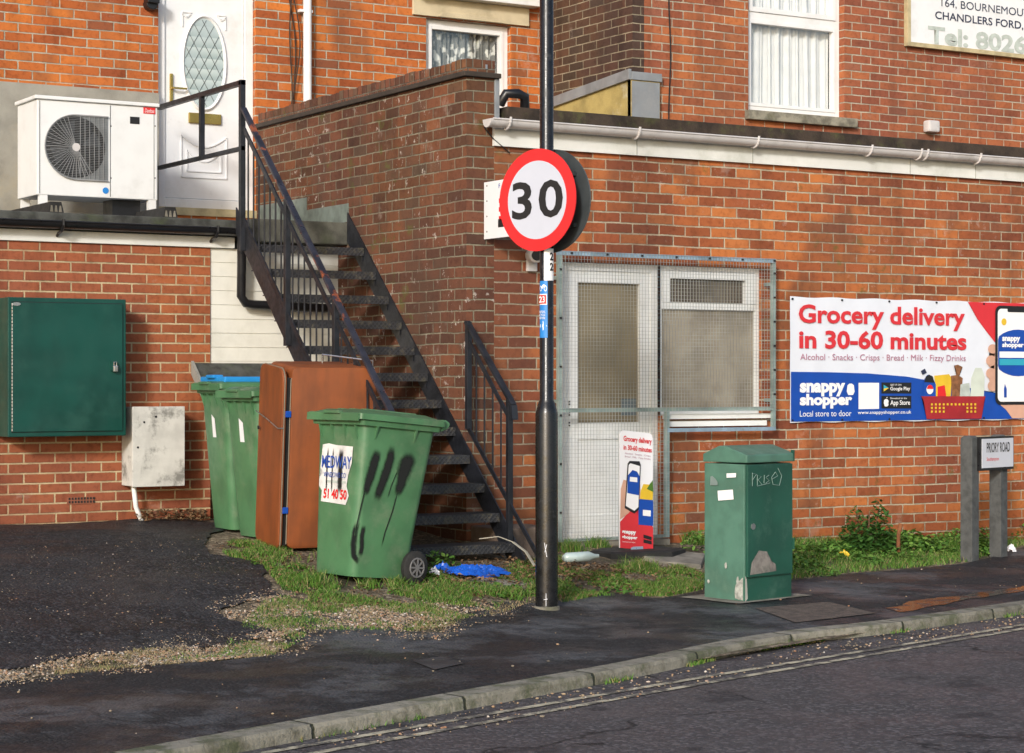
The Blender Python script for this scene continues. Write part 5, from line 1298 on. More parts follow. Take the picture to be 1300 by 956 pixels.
for k, tx in enumerate(('NATIONAL', 'CYCLE', 'NETWORK')): coltext(tx, M['white2'], s2, 686, 693.2, 397.6+4*k, 394.6+4*k, lift=.003, bold=.01)
coltext('→', M['white2'], s2, 686, 693.6, 417, 410, lift=.003, bold=.05) if False else None
def colpoly(pts, par, mat, r=.0435):
    m = MB(); vs = []
    for px, py in pts:
        a = math.asin(max(-.97, min(.97, (px-694)/(.041*F/Zp)))); d = RT*math.sin(a)-FW*math.cos(a); P0 = Vector((pb.x, pb.y, 0))+d*r; vs.append((P0.x, P0.y, zp(py)))
    m.poly(vs); bmesh.ops.triangulate(m.b, faces=m.b.faces); return m.build('symbol', mat, par)
colpoly([(686, 412), (689.2, 412), (689.2, 407.5), (694.2, 413.8), (689.2, 420), (689.2, 415.8), (686, 415.8)], s2, M['white2'])
def wheelring(cx, cy, rx, ry):
    m = MB(); n_ = 14; prev = None; first = None
    for k in range(n_+1):
        vv = []
        for f_ in (1, .7):
            px, py = cx+rx*f_*math.cos(2*math.pi*k/n_), cy+ry*f_*math.sin(2*math.pi*k/n_); a = math.asin(max(-.97, min(.97, (px-694)/(.041*F/Zp)))); d = RT*math.sin(a)-FW*math.cos(a); P0 = Vector((pb.x, pb.y, 0))+d*.0435; vv.append(m.b.verts.new((P0.x, P0.y, zp(py))))
        if prev: m.b.faces.new((prev[0], vv[0], vv[1], prev[1]))
        prev = vv
    m.build('cycle_symbol', M['white2'], s2)
wheelring(686.9, 366.5, 1.3, 3.6); wheelring(692.3, 366.5, 1.9, 3.8)
colpoly([(687, 366), (689.5, 361.5), (691.3, 361.5), (692.3, 366.5), (690.8, 363), (689.2, 366.8)], s2, M['white2'])
# scratches
for (a, b, c, d) in ((691, 688, 694, 706), (694, 690, 691.5, 700), (693, 752, 693, 768), (690, 760, 695, 759)):
    m = MB(); pp_ = []
    for k in range(4):
        px = a+(c-a)*k/3; py = b+(d-b)*k/3; an = math.asin((px-694)/(.066*F/Zp)); dd = RT*math.sin(an)-FW*math.cos(an); P0 = Vector((pb.x, pb.y, 0))+dd*.0672; pp_.append((P0.x, P0.y, zp(py)))
    m.tube(pp_, .0018, 5); m.build('scratch', M['white'], pl)

# ---------------------------------------------------------------- projecting sign, wall lamp
PXs = WX+.15
pj = thing('projecting_sign', 'white projecting notice board with red lettering partly hidden by the 30 sign', 'sign', (PXs, FY-.3, 2.3))
ya_, yb_ = FY-.004, FY-.52; zt_ = atX(615.5, 232, PXs).z; zb_ = atX(616, 304, PXs).z
MB().box(PXs-.012, PXs+.012, yb_, ya_, zb_, zt_).build('board', M['white'], pj)
dots = MB()
for k in range(4): dots.tube([(PXs-.014, ya_-.04, zb_+.05+k*.105), (PXs-.011, ya_-.04, zb_+.05+k*.105)], .006, 8)
dots.build('fixing', M['postgrey'], pj)
def pt(s, mt, y0, z0, w_, h_, bold=.0): return text(s, 'notice_text', mt, pj, (PXs-.012, y0, z0), (0, -1, 0), (0, 0, 1), w=w_, h=h_, bold=bold, lift=.003)
pt('F', M['bblue'], ya_-.20, zt_-.055, .02, .03)
for k in range(3): MB().box(PXs-.0135, PXs-.0125, ya_-.46, ya_-.20, zt_-.155-k*.06, zt_-.125-k*.06).build('red_line', M['red'], pj)
MB().box(PXs-.0135, PXs-.0125, ya_-.46, ya_-.19, zb_+.07, zb_+.125).build('notice_strip', M['black'], pj)
cm = thing('wall_camera', 'small pale security camera with round lens on the brick wall beside the column', 'camera', (WX+.5, FY-.1, 2.1))
cc = atY(676, 324, FY-.06)
MB().tube([(cc.x+.03, FY-.002, cc.z), (cc.x, FY-.10, cc.z), (cc.x-.01, FY-.13, cc.z-.005)], [.05, .058, .05], 18).build('housing', M['gutter'], cm, smooth=50)
MB().tube([(cc.x-.010, FY-.131, cc.z-.005), (cc.x-.013, FY-.14, cc.z-.006)], .036, 16).build('lens', M['black'], cm)
MB().box(cc.x-.02, cc.x+.06, FY-.03, FY-.003, cc.z-.11, cc.z-.03).build('bracket', M['gutter'], cm, bevel=.005)

# ---------------------------------------------------------------- roadside utility cabinet
rot = R(12.0); cR = Vector((math.cos(rot), math.sin(rot))); cL = Vector((-math.sin(rot), math.cos(rot)))
uc0 = atZ(945, 764.5, .0)
UD, UW = .60, .42
def uproj(v): r = v.dot(RT); z = v.dot(FW); return CX+r/z*F
def findlen(d, target):
    lo, hi = .05, 3
    for _ in range(40):
        m_2 = (lo+hi)/2; x = uproj(Vector((uc0.x+d.x*m_2, uc0.y+d.y*m_2, 0)))
        if (x < target) == (d is cR): lo = m_2
        else: hi = m_2
    return lo
UW = findlen(cR, 1005); UD = findlen(cL, 893)
ZU = Vector((uc0.x, uc0.y, 0)).dot(FW); zu = lambda py: CAMZ+(HZ-py)/F*ZU
ug = thing('utility_cabinet', 'green roadside utility cabinet with peaked lid, stickers and rust chips on the pavement', 'utility cabinet', (uc0.x, uc0.y, 0), rot)
zlid = zu(588); ztop = zlid+.035
MB().box(0.004, UW-.004, .004, UD-.004, -.02, zlid-.008).build('body', M['cabgreen'], ug, True, bevel=.006)
MB().box(.004, UW-.004, -.001, .003, -.02, .145).build('plinth_front', M['cabgreen_dark'], ug, True)
MB().box(.012, UW-.012, -.018, .001, .15, zlid-.012).build('door', M['cabgreen_dark'], ug, True, bevel=.004)
# ridge runs left-right of the door; gable on the side face
hp_ = .05
MB().prism([(-.022, zlid), (-.022, zlid+.05), (UD*.45, zlid+hp_+.052), (UD*.62, zlid+hp_+.052), (UD+.003, zlid+.05), (UD+.003, zlid)], 'x', -.003, UW+.006).build('lid', M['cabgreen'], ug, True, bevel=.008)
MB().tube([(.06, -.022, .46), (.06, -.017, .46)], .02, 12).build('lock', M['chrome'], ug, True)
for z in (.3, .85): MB().box(UW-.012, UW-.002, -.026, -.002, z, z+.07).build('hinge', M['cabgreen_dark'], ug, True)
def sy(px): return findlen(cL, px)
def sx_c(px): return findlen(cR, px)
def zc(px, py, d_):
    L_ = findlen(d_, px); v_ = Vector((uc0.x+d_.x*L_, uc0.y+d_.y*L_, 0)); return L_, CAMZ+(HZ-py)/F*v_.dot(FW)
def sidepoly(pts): return [(-.0045, *zc(px, py, cL)) for px, py in pts]
st_ = MB(); st_.poly(sidepoly([(911.5, 623), (931, 621.5), (932, 634), (912.5, 635.5)])); st_.build('blank_sticker', M['white2'], ug, True)
st_ = MB(); st_.poly(sidepoly([(923, 601), (935, 600.5), (935, 606), (923, 606.5)])); st_ = st_.build('name_sticker', M['white2'], ug, True)
st_ = MB(); st_.poly(sidepoly([(902.5, 605), (905, 604), (909, 608), (911.5, 612), (911.5, 616), (902, 616)])); st_.build('torn_sticker', M['galv'], ug, True)
chips = MB()
def chip(pts, y=-.0195):
    chips.poly([(x, y, z) for x, z in pts])
def blob(cx, cz, rx, rz, seed, n=18): return [(cx+rx*math.cos(t)*(1+.35*mnoise.noise(Vector((math.cos(t)*1.5, math.sin(t)*1.5, seed)))), cz+rz*math.sin(t)*(1+.35*mnoise.noise(Vector((math.cos(t)*1.5, math.sin(t)*1.5, seed+3))))) for t in [2*math.pi*k/n for k in range(n)]]
chip([(.03, .165), (UW*.62, .175), (UW*.6, .22), (UW*.5, .24), (UW*.42, .30), (UW*.25, .31), (UW*.1, .24)])
bmesh.ops.triangulate(chips.b, faces=chips.b.faces)
chips.build('bare_patch', plain('bare_primer', (.24, .22, .20), .8, var=.3, nsc=20, bump=.4, dirt=(.12, .14, .11), dirtamt=.5, dirtsc=14), ug, True)
ch2 = MB()
for (px, py, c, d, s_) in ((938, 752, .026, .05, 1), (922, 718, .010, .018, 2), (900, 738, .010, .011, 3), (943, 738, .010, .03, 5)): ch2.poly([(-.0048, y, z) for y, z in blob(*zc(px, py, cL), c, d, s_)])
ch2.poly([(-.0052, .008, .01), (-.0052, .07, .02), (-.0052, .06, .11), (-.0052, .008, .15)])
bmesh.ops.triangulate(ch2.b, faces=ch2.b.faces)
ch2.build('paint_chip', plain('chalky_chip', (.45, .46, .42), .85, var=.3, nsc=30), ug, True)
ch3 = MB(); ch3.poly([(x, -.002, z) for x, z in ((.005, .0), (.03, .02), (.02, .14), (.005, .16))]); ch3.build('paint_chip', plain('chalky_chip2', (.40, .40, .36), .85), ug, True)
gf = lambda px, py: (zc(px, py, cR)[0], -.0215, zc(px, py, cR)[1])
for pts in ([(951, 600), (951.5, 617)], [(951, 601), (957, 602), (952, 609)], [(958, 616), (958, 603), (963, 605), (959, 609), (964, 615)], [(967, 603), (966.5, 613)], [(973, 603), (969, 606), (973, 610), (969, 613)], [(977, 608), (984, 604), (981, 599), (976, 606), (978, 615), (986, 616), (989, 604), (984, 594)], [(958, 617), (974, 613)]):
    me_w = .010; q_s = [gf(*p) for p in pts]; mm_ = MB(); mm_.tube(q_s, .0022, 5); mm_.build('scribble', plain('chalk_grey', (.20, .30, .27), .7) if 'chalk_grey' not in bpy.data.materials else bpy.data.materials['chalk_grey'], ug, True)
cs = MB(); cs.poly([(0, 0, 0)]*0) if False else None
pad = sheet('cabinet_plinth', [(Vector((uc0.x, uc0.y))+cR*a+cL*b) for a, b in ((-.10, -.06), (UW+.16, -.04), (UW+.1, UD+.1), (-.12, UD+.1))], M['concrete'], .010, 'rough concrete footing around the base of the green utility cabinet', None, 'footing', jag=.03, seed=8)

# ---------------------------------------------------------------- street name sign
n0 = G(1231, 712); n1 = G(1269, 697)
ng = thing('street_name_sign', 'low PRIORY ROAD street name plate on two grey posts in the verge', 'street sign', (n0.x, n0.y, n0.z))
def zat(P, py): return CAMZ+(HZ-py)/F*Vector((P.x, P.y, 0)).dot(FW)
n1 = Vector((n0.x, n0.y, 0)); dd_ = KD*1.0
# far post along the road direction at the pixel column of its photo position
lo, hi = .2, 3
for _ in range(40):
    mm = (lo+hi)/2; x = uproj(Vector((n0.x+KD.x*mm, n0.y+KD.y*mm, 0)))
    if x < 1267.5: lo = mm
    else: hi = mm
nL = lo; n1 = Vector((n0.x+KD.x*nL, n0.y+KD.y*nL, 0)); n1.z = zg(n1.x, n1.y)
Mt = lambda P: Matrix.Translation((P.x, P.y, 0)) @ Matrix(((KD.x, KN.x, 0, 0), (KD.y, KN.y, 0, 0), (0, 0, 1, 0), (0, 0, 0, 1)))
zt0 = zat(n0, 553)
for P, sh in ((n0, 0), (n1, 0)):
    b = MB(); zz = zt0; w2 = .05
    b.box(-w2, w2, -w2, w2, P.z-.1, zz-.02, Mt(P)); b.loft([[Mt(P) @ Vector((x*w2, y*w2, zz-.02)) for x, y in ((-1, -1), (1, -1), (1, 1), (-1, 1))], [Mt(P) @ Vector((x*w2*.6, y*w2*.6, zz)) for x, y in ((-1, -1), (1, -1), (1, 1), (-1, 1))]])
    b.build('post', M['postgrey'], ng, bevel=.003)
zs1, zs0 = zt0-.02, zt0-.245
pm = Mt(n0)
MB().box(.02, nL+.10, -.075, -.052, zs0-.02, zs1+.01, pm).build('backing_board', M['black_plastic'], ng)
pl_ = MB().box(.045, nL+.085, -.080, -.076, zs0, zs1-.005, pm).build('name_plate', plain('plate_white', (.62, .64, .70), .45, var=.03), ng)
o_ = pm @ Vector((.11, -.080, zs0+.115)); text('PRIORY ROAD', 'plate_text', M['black'], pl_, o_, KD.to_3d(), su, w=nL-.08, h=.075, bold=.012)
o_ = pm @ Vector((.11, -.080, zs0+.045)); text('Southampton', 'plate_text', M['red'], pl_, o_, KD.to_3d(), su, w=nL*.42, h=.035, bold=0)
MB().box(.02, .065, -.05, .05, zs1-.03, zs1+.015, pm).build('red_cap', plain('faded_red', (.16, .03, .03), .6), ng) if False else None

# ---------------------------------------------------------------- pavement advertising board
AYb = FY-.55
ab0 = G(808, 705); AYb = ab0.y
ad = thing('advert_board', 'small swinging grocery delivery advert panel on black rubber foot before the door', 'advertising board', (ab0.x, ab0.y, ab0.z), 0)
adir = Vector((math.cos(R(-2)), math.sin(R(-2)), 0)); Zad = ab0.dot(FW)
def az_(py): return CAMZ+(HZ-py)/F*Zad
panW = .265
aO = atY(787, 700, AYb); aO = Vector((aO.x, AYb, 0)); a1 = atY(829, 700, AYb).x; panW = a1-aO.x
zb0, zt0_ = az_(700), az_(551)
lean = .05
def ap(u, v, l=0.): # u 0..1, v 0..1
    return Vector((aO.x+panW*u+.022*v*0, AYb+.03*v+.0-l, zb0+(zt0_-zb0)*v)) + Vector((.02*v, 0, .03*(1-u)))
def apoly(name, pts, mat, par, l):
    m = MB(); m.poly([ap(u, v, l) for u, v in pts]); bmesh.ops.triangulate(m.b, faces=m.b.faces); return m.build(name, mat, par)
m = MB(); cor = [(.0, .0), (1, 0), (1, .955), (.97, .985), (.9, 1), (.12, 1), (.04, .985), (0, .955)]
m.loft([[ap(u, v, 0) for u, v in cor], [ap(u, v, -.012) for u, v in cor]]); panel = m.build('panel', M['white'], ad)
apoly('red_base', [(0, 0), (1, 0), (1, .20), (.6, .24), (.45, .36), (.35, .34), (.0, .22)], M['bred'], panel, .002)
apoly('blue_panel', [(.55, .21), (1, .21), (1, .43), (.55, .43)], M['bblue'], panel, .003)
apoly('printed_hand', [(.0, .24), (.25, .30), (.42, .36), (.62, .44), (.6, .56), (.5, .56), (.1, .58), (.02, .5)], M['skin'], panel, .0035)
apoly('phone_body', [(.13, .34), (.42, .30), (.56, .34), (.62, .72), (.58, .75), (.28, .745), (.22, .72)], M['black'], panel, .005)
apoly('phone_screen', [(.16, .36), (.42, .325), (.54, .36), (.585, .71), (.30, .725), (.25, .71)], M['white2'], panel, .0065)
apoly('screen_disc', [(.20, .47), (.555, .46), (.575, .62), (.5, .66), (.36, .67), (.22, .62)], M['bblue'], panel, .008)
apoly('screen_label', [(.27, .57), (.5, .57), (.5, .61), (.28, .61)], M['white2'], panel, .0095)
apoly('printed_fruit', [(.6, .43), (.98, .43), (1, .52), (.9, .56), (.7, .56), (.62, .5)], M['yellow'], panel, .004)
apoly('printed_leaves', [(.8, .52), (1, .5), (.98, .6), (.9, .57)], M['weed'], panel, .005)
apoly('logo_block', [(.68, .29), (.92, .29), (.92, .34), (.68, .34)], M['white2'], panel, .005)
apoly('badge', [(.70, .10), (.95, .085), (.95, .115), (.70, .13)], M['black'], panel, .004); apoly('badge', [(.70, .06), (.95, .05), (.95, .08), (.70, .09)], M['black'], panel, .004)
adu = (ap(1, .5)-ap(0, .5)).normalized(); adv = (ap(.5, 1)-ap(.5, 0)).normalized()
def at_(s, mt, u, v, w_, h_, bold=0.): text(s, 'advert_text', mt, panel, ap(u, v, .0), adu, adv, w=panW*w_, h=(zt0_-zb0)*h_, bold=bold, lift=.004)
at_('Grocery delivery', M['bred'], .10, .895, .86, .06, .03); at_('in 30-60 minutes', M['bred'], .10, .835, .86, .045, .03)
at_('Alcohol · Snacks · Crisps', M['mauve'], .14, .795, .78, .018); at_('Bread · Milk · Fizzy Drinks', M['mauve'], .14, .768, .78, .018)
at_('snappy', M['white2'], .06, .115, .42, .035, .06); at_('shopper', M['white2'], .06, .075, .46, .035, .06); at_('Local store to door', M['white2'], .06, .05, .4, .012)
ft = MB(); fz = ab0.z; ft.loft([[(aO.x+x, AYb+y, z) for x, y in ((-.16, -.12), (.30, -.2), (.52, -.05), (.42, .22), (-.02, .26), (-.2, .1))] for z in (fz-.005, fz+.03)]+[[(aO.x+.13+(x-.13)*.9, AYb+y*.85, fz+.042) for x, y in ((-.16, -.12), (.30, -.2), (.52, -.05), (.42, .22), (-.02, .26), (-.2, .1))]])
ft.build('rubber_foot', M['rubber'], ad)
MB().bar(ap(.5, .02, -.006), (aO.x+panW*.5, AYb, fz+.03), .10, .02).build('stem', M['chrome'], ad)

# ---------------------------------------------------------------- things lying about
bk0 = G(690, 712)
cst = MB(); cst.box(WX+.03, WX+.46, FY-.40, FY-.004, .05, .36); 
single(cst.build('concrete_block', plain('brown_concrete', (.15, .11, .085), .9, var=.2, bump=.5), bevel=.012), 'low brown concrete block at brick corner behind the black column', 'concrete block')
def gslab(name, px, label, cat, zoff=.03):
    P = [G(*p) for p in px]; m = MB(); m.loft([[(p.x, p.y, p.z-.05) for p in P], [(p.x, p.y, p.z+zoff) for p in P]]); return single(m.build(name, M['concrete'], bevel=.008), label, cat)
gslab('paving_slab', [(590, 748), (680, 742), (720, 742), (740, 733), (650, 728), (600, 736)], 'mossy concrete slab in the grass around the column foot', 'paving slab', .012)
gslab('paving_slab', [(840, 718), (890, 722), (895, 708), (850, 703), (800, 706)], 'worn concrete slab in front of the door beside the utility cabinet', 'paving slab', .03)
def crumple(name, c, rx, ry, h, mat, label, cat, seed=0, n=26):
    vs = []; fs = []
    for i in range(n+1):
        for j in range(n+1):
            u = i/n*2-1; v = j/n*2-1; rr_ = 1+.25*mnoise.noise(Vector((u*2, v*2, seed+7)))
            x = c.x+u*rx*rr_; y = c.y+v*ry*rr_; e_ = max(0, 1-(u*u)**1.5)*max(0, 1-(v*v)**1.5)
            vs.append((x, y, zg(x, y)+.02+h*e_*(.35+.9*abs(mnoise.noise(Vector((u*3, v*3, seed))))+.8*(.35-abs(mnoise.noise(Vector((u*6, v*6, seed)))))+.35*abs(mnoise.noise(Vector((u*17, v*17, seed)))))))
    for i in range(n):
        for j in range(n):
            a = i*(n+1)+j
            u, v = (i+.5)/n*2-1, (j+.5)/n*2-1
            if u*u+v*v < 1.02+.25*mnoise.noise(Vector((u*3, v*3, seed+3))): fs.append((a, a+1, a+n+2, a+n+1))
    me = bpy.data.meshes.new(name); me.from_pydata(vs, [], fs); me.update(); return single(link(name, me, mat), label, cat)
crumple('plastic_bag', G(606, 732), .22, .12, .045, M['bluebag'], 'crumpled bright blue plastic bag on the ground below the stairs', 'plastic bag', 2, 60)
crumple('plastic_bag_scrap', G(562, 728), .06, .05, .05, M['bluebag'], 'small blue plastic scrap between the bin wheel and the larger bag', 'plastic bag', 4, 14)
bt0 = G(738, 718); m = MB(); m.tube([(bt0.x-.12, bt0.y+.03, bt0.z+.05), (bt0.x-.10, bt0.y+.03, bt0.z+.055), (bt0.x+.05, bt0.y-.01, bt0.z+.06), (bt0.x+.09, bt0.y-.02, bt0.z+.06), (bt0.x+.12, bt0.y-.025, bt0.z+.06)], [.02, .033, .034, .016, .013], 14)
bo = m.build('plastic_bottle', plain('crushed_pet', (.42, .52, .52), .15, var=.2, spec=.9), smooth=60); single(bo, 'discarded clear plastic bottle lying in the grass right of the column', 'bottle')
m = MB(); s0 = atX(627, 675, SX1-.1); pts = [(6.80, 11.62, .33), (6.90, 11.55, .345), (6.98, 11.50, .31), (7.03, 11.42, .25), (7.06, 11.36, .16)]
for a, b in zip(pts, pts[1:]): m.bar(a, b, .028, .004)
single(m.build('strap', M['strap']), 'dirty cream strap trailing off the bottom stair tread', 'strap')
cn = crumple('can', G(903, 830-94), .03, .03, .04, M['white'], 'x', 'litter', 9, 8); bpy.data.objects.remove(cn)
crumple('paper_scrap', G(551, 733), .035, .03, .05, M['white'], 'small white and blue paper scrap beside the wheeled bin', 'litter', 5, 10)
crumple('orange_peel', G(1072, 709), .045, .03, .04, M['yellow'], 'orange yellow leaf scrap in the green weeds by the wall', 'litter', 6, 10)
crumple('white_wrapper', G(1284, 703), .04, .03, .06, M['white'], 'small white wrapper by the foot of the street name sign', 'litter', 8, 10)

# ---------------------------------------------------------------- grass, weeds, stones, leaves
def inpoly(x, y, P):
    c = False; j = len(P)-1
    for i in range(len(P)):
        if (P[i].y > y) != (P[j].y > y) and x < (P[j].x-P[i].x)*(y-P[i].y)/(P[j].y-P[i].y)+P[i].x: c = not c
        j = i
    return c
def scatter(poly, n, fn, seed=0, thr=None):
    xs = [p.x for p in poly]; ys = [p.y for p in poly]; out = []; tries = 0
    while len(out) < n and tries < n*30:
        tries += 1
        x = random.uniform(min(xs), max(xs)); y = random.uniform(min(ys), max(ys))
        if not inpoly(x, y, poly): continue
        d = .5+.5*mnoise.noise(Vector((x*3.1, y*3.1, seed)))+.25*mnoise.noise(Vector((x*9, y*9, seed)))
        if thr is not None and d < thr+random.uniform(-.08, .08): continue
        out.append((x, y, d))
    return out
def blades(name, items, label):
    vs = []; fs = []
    for (x, y, d, h, wd) in items:
        z = zg(x, y)-.003; a = random.uniform(0, 6.283); b = random.uniform(0, 6.283); hh = h*random.uniform(.45, 1.15); l = hh*random.uniform(.25, .9)
        cx_, sx_ = math.cos(a)*wd, math.sin(a)*wd; lx, ly = math.cos(b)*l, math.sin(b)*l; k = len(vs)
        vs += [(x-cx_, y-sx_, z), (x+cx_, y+sx_, z), (x+cx_*.7+lx*.35, y+sx_*.7+ly*.35, z+hh*.6), (x-cx_*.7+lx*.35, y-sx_*.7+ly*.35, z+hh*.6), (x+lx, y+ly, z+hh)]
        fs += [(k, k+1, k+2, k+3), (k+3, k+2, k+4)]
    me = bpy.data.meshes.new(name); me.from_pydata(vs, [], fs); me.update(); o = link(name, me, M['grass']); setp(o, label, 'grass', None, 'stuff'); return o
gA = gp([(268, 695), (300, 688), (340, 692), (400, 715), (398, 742), (450, 745), (520, 745), (560, 728), (600, 722), (690, 712), (700, 700), (735, 715), (735, 745), (690, 765), (640, 762), (600, 772), (560, 765), (500, 770), (430, 775), (390, 768), (360, 750), (335, 720), (290, 706)])
gB = gp([(708, 708), (745, 722), (800, 720), (850, 716), (895, 730), (893, 748), (850, 757), (760, 758), (712, 766), (700, 740)])
gC = gp([(1004, 735), (1004, 685), (1060, 682), (1150, 675), (1230, 672), (1300, 660), (1340, 655), (1340, 684), (1280, 697), (1223, 714), (1069, 728)])
items = []
for P, n_, h, thr in ((gA, 17000, .034, .49), (gB, 11000, .032, .47), (gC, 17000, .045, .30)):
    for x, y, d in scatter(P, n_, None, seed=3, thr=thr): items.append((x, y, d, h*(.5+d), .0026))
blades('grass', items, 'rough green grass growing between the pavement and the brick walls')
tuft = []
for px, py, n_, r_, h_ in ((402, 742, 260, .10, .16), (470, 745, 160, .07, .10), (505, 745, 200, .07, .12), (420, 712, 160, .10, .16), (725, 700, 260, .09, .17), (758, 694, 240, .09, .14), (815, 722, 260, .12, .14), (880, 690, 260, .10, .20), (690, 745, 200, .1, .11), (560, 745, 200, .12, .10), (340, 708, 300, .16, .09), (640, 755, 300, .14, .10), (1215, 700, 200, .1, .2), (1085, 690, 200, .1, .18)):
    c = G(px, py)
    for _ in range(n_): x = c.x+random.gauss(0, r_*.5); y = c.y+random.gauss(0, r_*.5); tuft.append((x, y, 1, h_*.55, .0028))
blades('grass_tufts', tuft, 'longer grass tufts around the bins, column and door step')
# gravel
def stones(name, P, n, rmin, rmax, seed, thr, label, mat='stones', flat=.6):
    vs = []; fs = []; ico = bmesh.new(); bmesh.ops.create_icosphere(ico, subdivisions=1, radius=1); iv = [v.co.copy() for v in ico.verts]; iff = [[v.index for v in f.verts] for f in ico.faces]; ico.free()
    for x, y, d in scatter(P, n, None, seed, thr):
        r_ = rmin+(rmax-rmin)*random.random()**2.5; a = random.uniform(0, 6.28); sx_, sy_ = random.uniform(.7, 1.4), random.uniform(.6, 1); z = zg(x, y)+.008; k = len(vs); ca, sa = math.cos(a), math.sin(a)
        for v in iv:
            jx = 1+random.uniform(-.15, .15); X_, Y_, Z_ = v.x*r_*sx_*jx, v.y*r_*sy_*jx, v.z*r_*flat
            vs.append((x+X_*ca-Y_*sa, y+X_*sa+Y_*ca, z+Z_))
        fs += [[k+i for i in f] for f in iff]
    me = bpy.data.meshes.new(name); me.from_pydata(vs, [], fs); me.update(); o = link(name, me, M[mat]); setp(o, label, 'gravel', None, 'stuff'); return o
sA = gp([(-60, 858), (29, 850), (129, 831), (200, 824), (280, 815), (340, 800), (284, 786), (290, 765), (360, 756), (400, 765), (500, 770), (600, 765), (640, 765), (628, 774), (599, 778), (571, 790), (564, 804), (480, 799), (388, 798), (358, 811), (355, 830), (275, 840), (113, 851), (0, 868), (-60, 878)])
stones('gravel', sA, 9000, .002, .010, 5, .46, 'loose pale gravel and grit between driveway and pavement')
sB = gp([(0, 700), (240, 680), (330, 730), (300, 815), (60, 842), (-80, 850)])
stones('loose_grit', sB, 700, .002, .006, 6, .42, 'fine loose grit scattered over the dark driveway')
sC = [K0+KD*a+KN*b for a, b in ((-6, .06), (9, .06), (9, 1.75), (-6, 1.6))]
stones('pavement_grit', sC, 170, .003, .009, 7, None, 'tiny pale stones and crumbs dotted over the pavement')
sD = [p-KN*.14 for p in KP[1:-1]]+[p-KN*.5 for p in KP[1:-1]][::-1]
_zg = zg
def zg_road(x, y): return RZ-.004
zg = zg_road
stones('gutter_grit', sD, 900, .003, .010, 9, .35, 'loose grit lying in the road channel beside the kerb')
gk = []
for _ in range(2600):
    i = random.randrange(2, len(KS)-2); f = random.random(); p_ = inn[i].lerp(inn[i+1], f)
    if mnoise.noise(Vector((p_.x*1.7, p_.y*1.7, 4))) > .12: gk.append((p_.x-KN.x*random.uniform(.0, .03), p_.y-KN.y*random.uniform(0, .03), 1, .035, .003))
blades('kerb_grass', gk, 'short moss and grass along the foot of the kerb')
zg = _zg
sE = gp([(-80, 850), (60, 835), (200, 815), (270, 800), (262, 765), (340, 748), (420, 760), (520, 765), (640, 760), (690, 768), (640, 790), (560, 815), (420, 806), (380, 835), (275, 850), (100, 862), (-80, 885)])
stones('gravel_spill', sE, 4200, .002, .007, 12, .40, 'fine grit spilling over the ragged asphalt edges')
M['straw'] = mk_leafy('dry_straw', [(0, (.16, .12, .06)), (.5, (.28, .22, .12)), (.8, (.36, .30, .17)), (1, (.10, .16, .03))], .8)
def straw(name, P, n_, h_, thr, sd, label):
    its = [(x, y, d, h_*(.5+d), .0022) for x, y, d in scatter(P, n_, None, seed=sd, thr=thr)]
    o = blades(name, its, label); o.data.materials.clear(); o.data.materials.append(M['straw']); return o
straw('dry_grass', gp([(40, 856), (120, 838), (180, 826), (260, 824), (330, 818), (365, 822), (340, 834), (200, 846), (100, 856)]), 3000, .020, .46, 21, 'dry straw coloured grass along the driveway edge')
straw('dead_grass', gp([(330, 760), (400, 765), (500, 772), (640, 762), (690, 762), (640, 778), (571, 796), (520, 802), (430, 796), (370, 815), (330, 790)]), 3800, .020, .48, 23, 'dead tan grass over the gravel by the pavement')
blades('sparse_grass', [(x, y, d, .022*(.5+d), .0024) for x, y, d in scatter(gp([(290, 815), (340, 755), (420, 765), (640, 765), (628, 776), (571, 794), (520, 802), (400, 800), (350, 832), (200, 842)]), 9000, None, seed=31, thr=.50)], 'sparse short grass in the gravel strip')
# dead leaves
def leaves(name, P, n, size, seed, label, mat='litter', lift=.03, cat='leaves', extra=None):
    vs = []; fs = []
    pts = scatter(P, n, None, seed, None) if P else extra
    for x, y, d in pts:
        z = zg(x, y)+.012+random.random()*lift; a = random.uniform(0, 6.28); s_ = size*random.uniform(.5, 1.2); tx, ty_ = random.uniform(-.6, .6), random.uniform(-.6, .6); k = len(vs)
        for u, v, w_ in ((-1, 0, 0), (-.2, .55, .25), (1, 0, 0), (-.2, -.55, .2)):
            X_ = (u*math.cos(a)-v*math.sin(a))*s_; Y_ = (u*math.sin(a)+v*math.cos(a))*s_; vs.append((x+X_, y+Y_, z+X_*tx+Y_*ty_+w_*s_))
        fs += [(k, k+1, k+2), (k, k+2, k+3)]
    me = bpy.data.meshes.new(name); me.from_pydata(vs, [], fs); me.update(); o = link(name, me, M[mat]); setp(o, label, cat, None, 'stuff'); return o
leaves('dead_leaves', gp([(170, 664), (262, 664), (262, 650), (180, 655)]), 900, .022, 1, 'drift of brown dead leaves at the foot of the brick wall', lift=.07)
leaves('leaf_litter', gA, 1500, .013, 2, 'scattered dead leaves in the grass by the bins', lift=.01)
leaves('verge_litter', gB, 1100, .013, 8, 'brown leaf litter in the grass by the door', lift=.01)
leaves('weed_litter', gC, 500, .012, 9, 'brown leaf litter among the weeds', lift=.02)
leaves('stair_litter', gp([(540, 745), (560, 722), (640, 712), (700, 716), (790, 722), (790, 735), (700, 745)]), 900, .018, 3, 'dead leaves and twigs piled under the stair foot and door', lift=.03)
